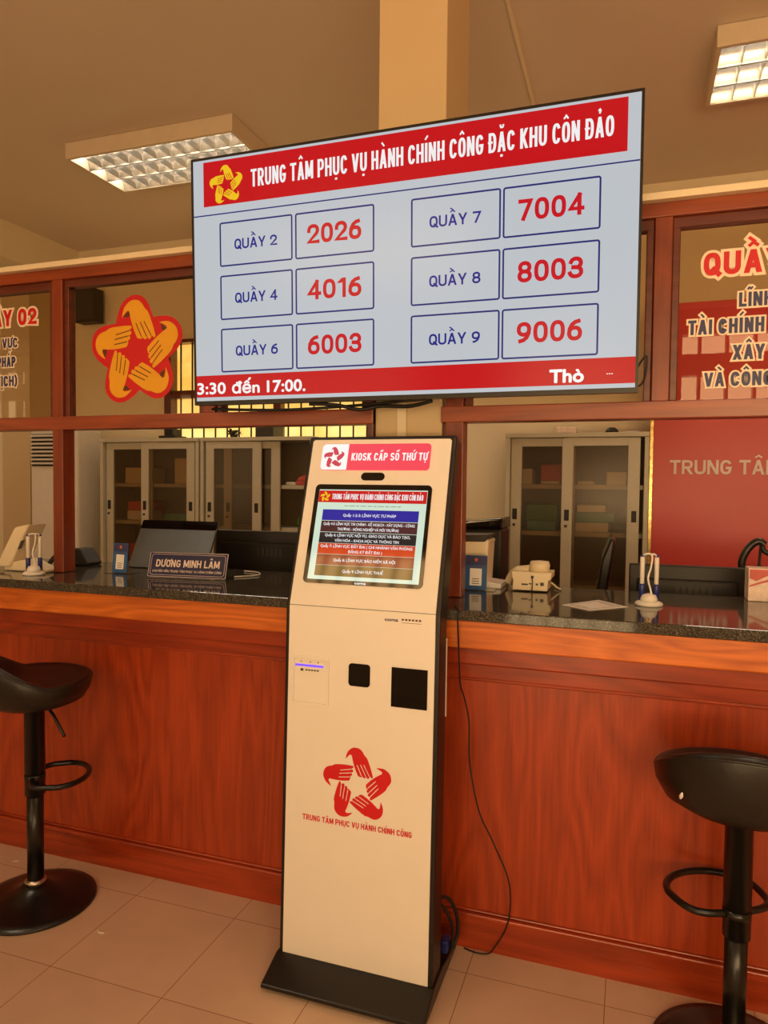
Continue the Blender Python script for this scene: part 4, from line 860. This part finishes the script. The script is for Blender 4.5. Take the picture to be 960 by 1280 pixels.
# white desk terminal at the far left
wt = thing('desk_terminal', 'white tilted desk terminal at the left end of the counter', 'terminal', (-2.33, 2.26, CT))
sidef = Frame((0, 2.24, 0))
MB().slab(sidef, [(-2.445, CT+0.014), (-2.37, CT+0.016), (-2.268, CT+0.193), (-2.345, CT+0.178)], -0.10, 0).build('screen_back', 'beige', wt, bevel=0.008, world=True)
MB().slab(sidef, [(-2.41, CT+0.001), (-2.19, CT+0.001), (-2.19, CT+0.014), (-2.25, CT+0.028), (-2.30, CT+0.05), (-2.41, CT+0.03)], -0.09, -0.01).build('foot', 'beige', wt, bevel=0.006, world=True)
MB().slab(sidef, [(-2.325, CT+0.09), (-2.306, CT+0.095), (-2.288, CT+0.13), (-2.307, CT+0.125)], 0, 0.0012).build('rating_label', 'dark_grey', wt, world=True)
# pen stands
def pen_stand(x, y, label, holder, rot):
    t = thing('pen_stand', label, 'pen stand', (x, y, CT), rot, 'white twin pen stands on the counter')
    f = MB(); f.lathe([(0.040, 0), (0.042, 0.004), (0.040, 0.009), (0.03, 0.014), (0.0, 0.018)], seg=28); o = f.build('base', 'white', t)
    f = MB(); f.lathe([(0.024, 0.012), (0.026, 0.02), (0.02, 0.034), (0.0, 0.04)], 0, -0.012, 20); f.build('hub', 'white', t)
    for s_ in (-1, 1):
        p = MB().lathe([(0.0, 0.055), (0.0065, 0.06), (0.0072, 0.135), (0.0065, 0.150)], s_*0.021, 0.005, 14).build('pen', 'white', t)
        MB().lathe([(0.0085, 0.010), (0.0088, 0.062), (0.007, 0.066)], s_*0.021, 0.005, 14).build('pen_holder', holder, t)
        MB().lathe([(0.0062, 0.136), (0.0062, 0.156), (0.0, 0.158)], s_*0.021, 0.005, 12).build('cap', holder, p)
    f = MB().tube(smooth_path([(-0.021, 0.004, 0.152), (-0.010, -0.006, 0.160), (0.006, -0.008, 0.156), (0.004, -0.010, 0.12), (-0.004, -0.012, 0.085), (0.004, -0.014, 0.05), (0.008, -0.014, 0.03)]), 0.003, 7)
    f.tube(smooth_path([(0.021, 0.004, 0.152), (0.012, -0.006, 0.160), (0.004, -0.009, 0.158)]), 0.003, 7); f.build('cord', 'bead', t)
    return t
pen_stand(0.0605, 2.365, 'white pen stand with two navy-capped pens on the right counter', 'blue', 0.0)
pen_stand(-2.197, 2.195, 'white pen stand beside the left partition post', 'blue', 0.7)
# dark coiled headset behind the left pen stand
f = MB(); f.tube(smooth_path([(-2.30, 2.37, CT+0.010), (-2.28, 2.39, CT+0.05), (-2.25, 2.41, CT+0.075), (-2.22, 2.41, CT+0.068), (-2.20, 2.39, CT+0.035), (-2.21, 2.37, CT+0.010), (-2.26, 2.365, CT+0.010), (-2.31, 2.36, CT+0.010)]), 0.009, 8)
tag(f.build('coiled_cable', 'black_plastic'), 'black bundled cable lying between the white terminal and the left post', 'cable')
tag(MB().slab(Frame((0, 2.5, 0)), [(-2.30, CT+0.001), (-2.212, CT+0.001), (-2.208, CT+0.012), (-2.252, CT+0.074), (-2.30, CT+0.074)], -0.09, 0).build('card_machine', 'black_plastic', bevel=0.005), 'small black wedge-shaped machine right behind the left post', 'machine')
# QR card stands (code left out)
def card_stand(x, y, wd, hh, label):
    t = thing('card_stand', label, 'card stand', (x, y, CT), 0, 'acrylic card stands on the counter')
    fx = Frame((x, y, CT), (1, 0, 0), (0, 0.12, 1))
    MB().box(x-wd/2-0.02, x+wd/2+0.03, y-0.02, y+0.045, CT+0.0004, CT+0.003).build('acrylic_foot', 'acrylic', t, world=True)
    c_ = MB().rect(fx, -wd/2, wd/2, 0.003, hh, -0.003, 0.0, 0.003).build('card', 'blue_card', t, world=True)
    MB().rect(fx, -wd/2+0.002, wd/2-0.002, hh*0.72, hh-0.003, 0, 0.0005).build('header', 'navy', c_, world=True)
    MB().rect(fx, -wd*0.27, wd*0.27, 0.016, hh*0.62, 0, 0.0006, 0.002).build('white_sheet', 'paper', c_, world=True)
    f = MB()
    for q in range(3): f.rect(fx, -wd*0.16, wd*0.16, 0.022+0.008*q, 0.0245+0.008*q, 0.0006, 0.0009)
    f.rect(fx, -wd*0.36, wd*0.36, hh*0.655, hh*0.68, 0, 0.0006); f.build('printed_lines', 'hand_line', c_, world=True)
    MB().slab(fx, [(math.cos(PI/2+2*PI*i/10)*(0.009 if i % 2 == 0 else 0.0042), hh*0.87+math.sin(PI/2+2*PI*i/10)*(0.009 if i % 2 == 0 else 0.0042)) for i in range(10)], 0.0005, 0.0009).build('star_mark', 'orange', c_, world=True)
card_stand(-1.934, 2.365, 0.070, 0.120, 'blue card on a clear acrylic stand left of the navy name plate')
card_stand(-0.508, 2.470, 0.078, 0.122, 'blue card on a clear acrylic stand in front of the white printer')
# name plate
nt = thing('name_plate', 'navy desk name plate with silver letters on the left counter', 'name plate', (-1.59, 2.31, CT))
nf = Frame((-1.748, 2.295, CT+0.004), (1, 0.12, 0), (0, 0.25, 1))
MB().slab(nf, rrect_pts(0, 0.325, 0, 0.098, 0.003), -0.004, 0).build('board', 'navy_sign', nt, bevel=0.001, world=True)
f = MB().ring(nf, 0.002, 0.323, 0.002, 0.096, 0.0016, 0, 0.0006, 0.003); f.ring(nf, 0.010, 0.315, 0.009, 0.089, 0.0012, 0, 0.0006, 0.010); f.build('border', 'silver_letter', nt, world=True)
MB().label(nf, 'DƯƠNG MINH LÂM', 0.1625, 0.040, 0.028, 0.262, 0.18, 'C').build('name_lettering', 'silver_letter', nt, world=True)
MB().label(nf, 'CHUYÊN VIÊN TRUNG TÂM PHỤC VỤ HÀNH CHÍNH CÔNG', 0.1625, 0.020, 0.0085, 0.285, 0.15, 'C').build('title_lettering', 'silver_letter', nt, world=True)
f = MB().slab(Frame((-1.758, 2.278, CT+0.0005), (1, 0.12, 0), (0, 0, 1)), [(0, 0), (0.345, 0), (0.345, 0.004), (0, 0.004)], -0.06, 0); f.build('foot', 'acrylic', nt, world=True)
tag(MB().tube(smooth_path([(-1.44, 2.42, CT+0.004), (-1.40, 2.47, CT+0.004), (-1.385, 2.52, CT+0.004), (-1.43, 2.58, CT+0.004), (-1.50, 2.60, CT+0.004)]), 0.003, 6).build('charging_cable', 'bead'), 'thin white cable curling on the granite right of the name plate', 'cable')
# printer, dark cabinet, telephone
pr = thing('desk_printer', 'white desk printer with dark top behind the right card stand', 'printer', (-0.58, 2.6, CT))
MB().slab(Frame((0, 2.545, 0)), [(-0.66, CT+0.0005), (-0.485, CT+0.0005), (-0.484, CT+0.03), (-0.478, CT+0.155), (-0.474, CT+0.172), (-0.66, CT+0.168)], -0.13, 0).build('shell', 'beige', pr, bevel=0.008, world=True)
MB().slab(Frame((0, 2.543, 0)), [(-0.655, CT+0.160), (-0.49, CT+0.164), (-0.475, CT+0.190), (-0.655, CT+0.186)], -0.125, 0).build('control_panel', 'dark_grey', pr, bevel=0.004, world=True)
MB().slab(Frame((0, 2.53, 0)), [(-0.50, CT+0.0005), (-0.428, CT+0.0005), (-0.428, CT+0.018), (-0.50, CT+0.026)], -0.12, 0).build('paper_tray', 'white', pr, bevel=0.003, world=True)
cp = thing('copier', 'black copier standing behind the white printer', 'copier', (-0.60, 3.0, 0.76))
MB().box(-0.80, -0.492, 2.90, 3.10, 0.7605, 1.30).build('body', 'black_plastic', cp, bevel=0.01, world=True)
MB().slab(Frame((0, 2.89, 0)), [(-0.80, 1.30), (-0.49, 1.30), (-0.488, 1.345), (-0.66, 1.33), (-0.80, 1.34)], -0.22, 0).build('lid', 'black_gloss', cp, bevel=0.006, world=True)
MB().slab(Frame((0, 2.885, 0)), [(-0.66, 1.318), (-0.53, 1.335), (-0.50, 1.338), (-0.62, 1.330)], -0.1, 0).build('sheet', 'paper', cp, world=True)
te = thing('desk_telephone', 'cream desk telephone seen from behind on the right counter', 'telephone', (-0.33, 2.53, CT))
MB().slab(Frame((0, 2.505, 0)), [(-0.384, CT+0.004), (-0.264, CT+0.004), (-0.262, CT+0.040), (-0.252, CT+0.046), (-0.250, CT+0.068), (-0.388, CT+0.068), (-0.386, CT+0.044), (-0.382, CT+0.040)], -0.11, 0).build('base', 'beige', te, bevel=0.004, world=True)
hs_ = MB().tube(smooth_path([(-0.408, 2.60, CT+0.020), (-0.395, 2.585, CT+0.045), (-0.375, 2.57, CT+0.062), (-0.33, 2.56, CT+0.07)]), [0.018]*18+[0.018], 12)
hs_.build('handset', 'beige', te, world=True)
MB().lathe([(0.034, CT+0.066), (0.036, CT+0.09), (0.032, CT+0.102), (0.0, CT+0.106)], -0.297, 2.555, 24).build('earpiece', 'beige', te, world=True)
for a, b, c_, d in ((-0.352, -0.330, 0.023, 0.028), (-0.327, -0.318, 0.026, 0.030), (-0.303, -0.296, 0.024, 0.030), (-0.288, -0.276, 0.023, 0.034), (-0.320, -0.311, 0.047, 0.056)):
    MB().box(a, b, 2.5025, 2.506, CT+c_, CT+d).build('socket', 'dark_grey', te, world=True)
MB().tube([(-0.3155, 2.503, CT+0.05), (-0.314, 2.499, CT+0.03), (-0.315, 2.497, CT+0.004)], 0.0016, 6).build('line_cord', 'dark_grey', te, world=True)
MB().lathe([(0.006, 0.0005+CT), (0.006, 0.006+CT)], -0.325, 2.515, 10).build('rubber_foot', 'black_plastic', te, world=True)
f = MB().tube(smooth_path([(-0.255, 2.55, CT+0.03), (-0.235, 2.56, CT+0.012), (-0.225, 2.58, CT+0.005), (-0.25, 2.62, CT+0.005)]), 0.003, 6); f.build('cord', 'beige', te, world=True)
# white sheet lying on the granite
fs_ = Frame((0, 0, CT+0.0006), (1, 0, 0), (0, 1, 0))
sh = thing('paper_sheet', 'white laminated sheet lying flat on the right counter before the pen stand', 'sheet', (-0.1, 2.29, CT))
MB().slab(fs_, [(-0.192, 2.258), (-0.108, 2.186), (0.0, 2.295), (-0.091, 2.402)], 0, 0.0012).build('sheet', 'paper', sh, world=True)
f = MB(); 
q_ = [Vector(p) for p in ((-0.192, 2.258), (-0.108, 2.186), (0.0, 2.295), (-0.091, 2.402))]
def lerp2(s_, t_): return (q_[0]*(1-s_)+q_[1]*s_)*(1-t_)+(q_[3]*(1-s_)+q_[2]*s_)*t_
for s0, s1_, t0, t1 in ((.12, .88, .10, .12), (.12, .88, .88, .90), (.12, .145, .10, .90), (.855, .88, .10, .90), (.25, .75, .80, .83), (.3, .7, .18, .2)):
    f.poly(fs_, [tuple(lerp2(a, b)) for a, b in ((s0, t0), (s1_, t0), (s1_, t1), (s0, t1))], 0.0016)
f.build('printed_border', 'dark_grey', sh, world=True)
# red and white carton at right edge, chair arm and chair back
bx = thing('tissue_box', 'white box with red print at the right end of the counter', 'box', (0.45, 2.65, CT))
MB().box(0.368, 0.56, 2.58, 2.66, CT+0.0005, CT+0.107).build('carton', 'carton', bx, bevel=0.002, world=True)
MB().slab(Frame((0, 2.58, 0)), [(0.371, CT+0.075), (0.39, CT+0.066), (0.43, CT+0.088), (0.47, CT+0.08), (0.47, CT+0.104), (0.371, CT+0.104)], 0, 0.0006).build('red_print', 'pink', bx, world=True)
MB().slab(Frame((0, 2.58, 0)), [(0.371, CT+0.052), (0.40, CT+0.064), (0.44, CT+0.078), (0.44, CT+0.07), (0.40, CT+0.057), (0.371, CT+0.046)], 0, 0.0006).build('pink_swoosh', 'pink', bx, world=True)
def office_chair(x, y, rot, label, kind):
    t = thing('office_chair', label, 'office chair', (x, y, 0), rot, 'black office chairs behind the counter')
    for q in range(5):
        a = 2*PI*q/5; MB().tube([(0.03*math.cos(a), 0.03*math.sin(a), 0.10), (0.28*math.cos(a), 0.28*math.sin(a), 0.065)], [0.022, 0.014], 8).build('leg', 'black_plastic', t)
        f = MB().tube([(0.28*math.cos(a)-0.02, 0.28*math.sin(a), 0.03), (0.28*math.cos(a)+0.02, 0.28*math.sin(a), 0.03)], 0.03, 14); f.build('caster', 'black_plastic', t)
    MB().lathe([(0.03, 0.08), (0.03, 0.25), (0.02, 0.26), (0.02, 0.44)], seg=18).build('gas_lift', 'dark_grey', t)
    MB().box(-0.24, 0.24, -0.24, 0.24, 0.44, 0.52).build('seat', 'leather', t, bevel=0.03)
    pf_ = [(-0.25, 0.47), (-0.29, 0.70), (-0.33, 0.95), (-0.36, 1.16), (-0.37, 1.245), (-0.345, 1.255), (-0.31, 1.16), (-0.28, 0.95), (-0.235, 0.72), (-0.20, 0.52)]
    MB().slab(Frame((0.22, 0, 0), (0, 1, 0), (0, 0, 1)), pf_, -0.44, 0).build('backrest', 'leather', t, bevel=0.012)
    for s_ in (-1, 1):
        P = [(s_*0.27, -0.16, 0.50), (s_*0.28, -0.15, 0.62), (s_*0.28, -0.10, 0.68), (s_*0.28, 0.05, 0.685), (s_*0.28, 0.14, 0.66), (s_*0.28, 0.16, 0.60), (s_*0.27, 0.12, 0.50)]
        MB().tube(smooth_path(P), 0.02, 10).build('armrest', 'black_plastic', t)
    return t
office_chair(-0.43, 3.46, PI/2+0.02, 'black leatherette office chair seen side-on before the glass-door cabinet', 0)
hw_ = thing('hoop_stand', 'black padded hoop on a short spoked bracket above the tissue box', 'stand', (0.489, 3.02, 0.760))
P = [(0.411, 3.02, 1.157), (0.406, 3.02, 1.194), (0.419, 3.02, 1.235), (0.443, 3.02, 1.267), (0.465, 3.02, 1.276), (0.481, 3.02, 1.264)]
MB().tube(smooth_path(P), 0.014, 12).build('padded_arm', 'leather', hw_, world=True)
f = MB().tube(smooth_path([(0.474, 3.02, 1.267), (0.481, 3.02, 1.241), (0.521, 3.02, 1.225), (0.583, 3.02, 1.225)]), 0.010, 10); f.tube([(0.469, 3.02, 1.262), (0.465, 3.02, 1.189), (0.448, 3.02, 1.157)], 0.005, 8); f.tube([(0.411, 3.02, 1.168), (0.469, 3.02, 1.183), (0.521, 3.02, 1.147)], 0.006, 8); f.build('bracket', 'black_plastic', hw_, world=True)
MB().tube([(0.489, 3.02, 1.178), (0.489, 3.02, 0.775)], 0.013, 10).build('pole', 'black_plastic', hw_, world=True)
MB().lathe([(0.09, 0.7605), (0.09, 0.775), (0.02, 0.785)], 0.489, 3.02, 24).build('base', 'black_plastic', hw_, world=True)
# litter on the tiles
tag(MB().slab(Frame((-2.222, 2.12, 0.0003), (1, 0.3, 0), (-0.3, 1, 0)), [(-0.012, -0.004), (0.01, -0.003), (0.012, 0.005), (-0.01, 0.004)], 0, 0.0015).build('paper_scrap', 'paper'), 'tiny white paper scrap on the tiles behind the left stool base', 'scrap')
f = MB().tube([(-1.625, 1.876, 0.002), (-1.61, 1.868, 0.002), (-1.594, 1.873, 0.002)], 0.002, 6)
tag(f.build('paper_scrap', 'paper'), 'tiny white curled scrap on the tiles right of the left stool', 'scrap')
bpy.context.view_layer.update()
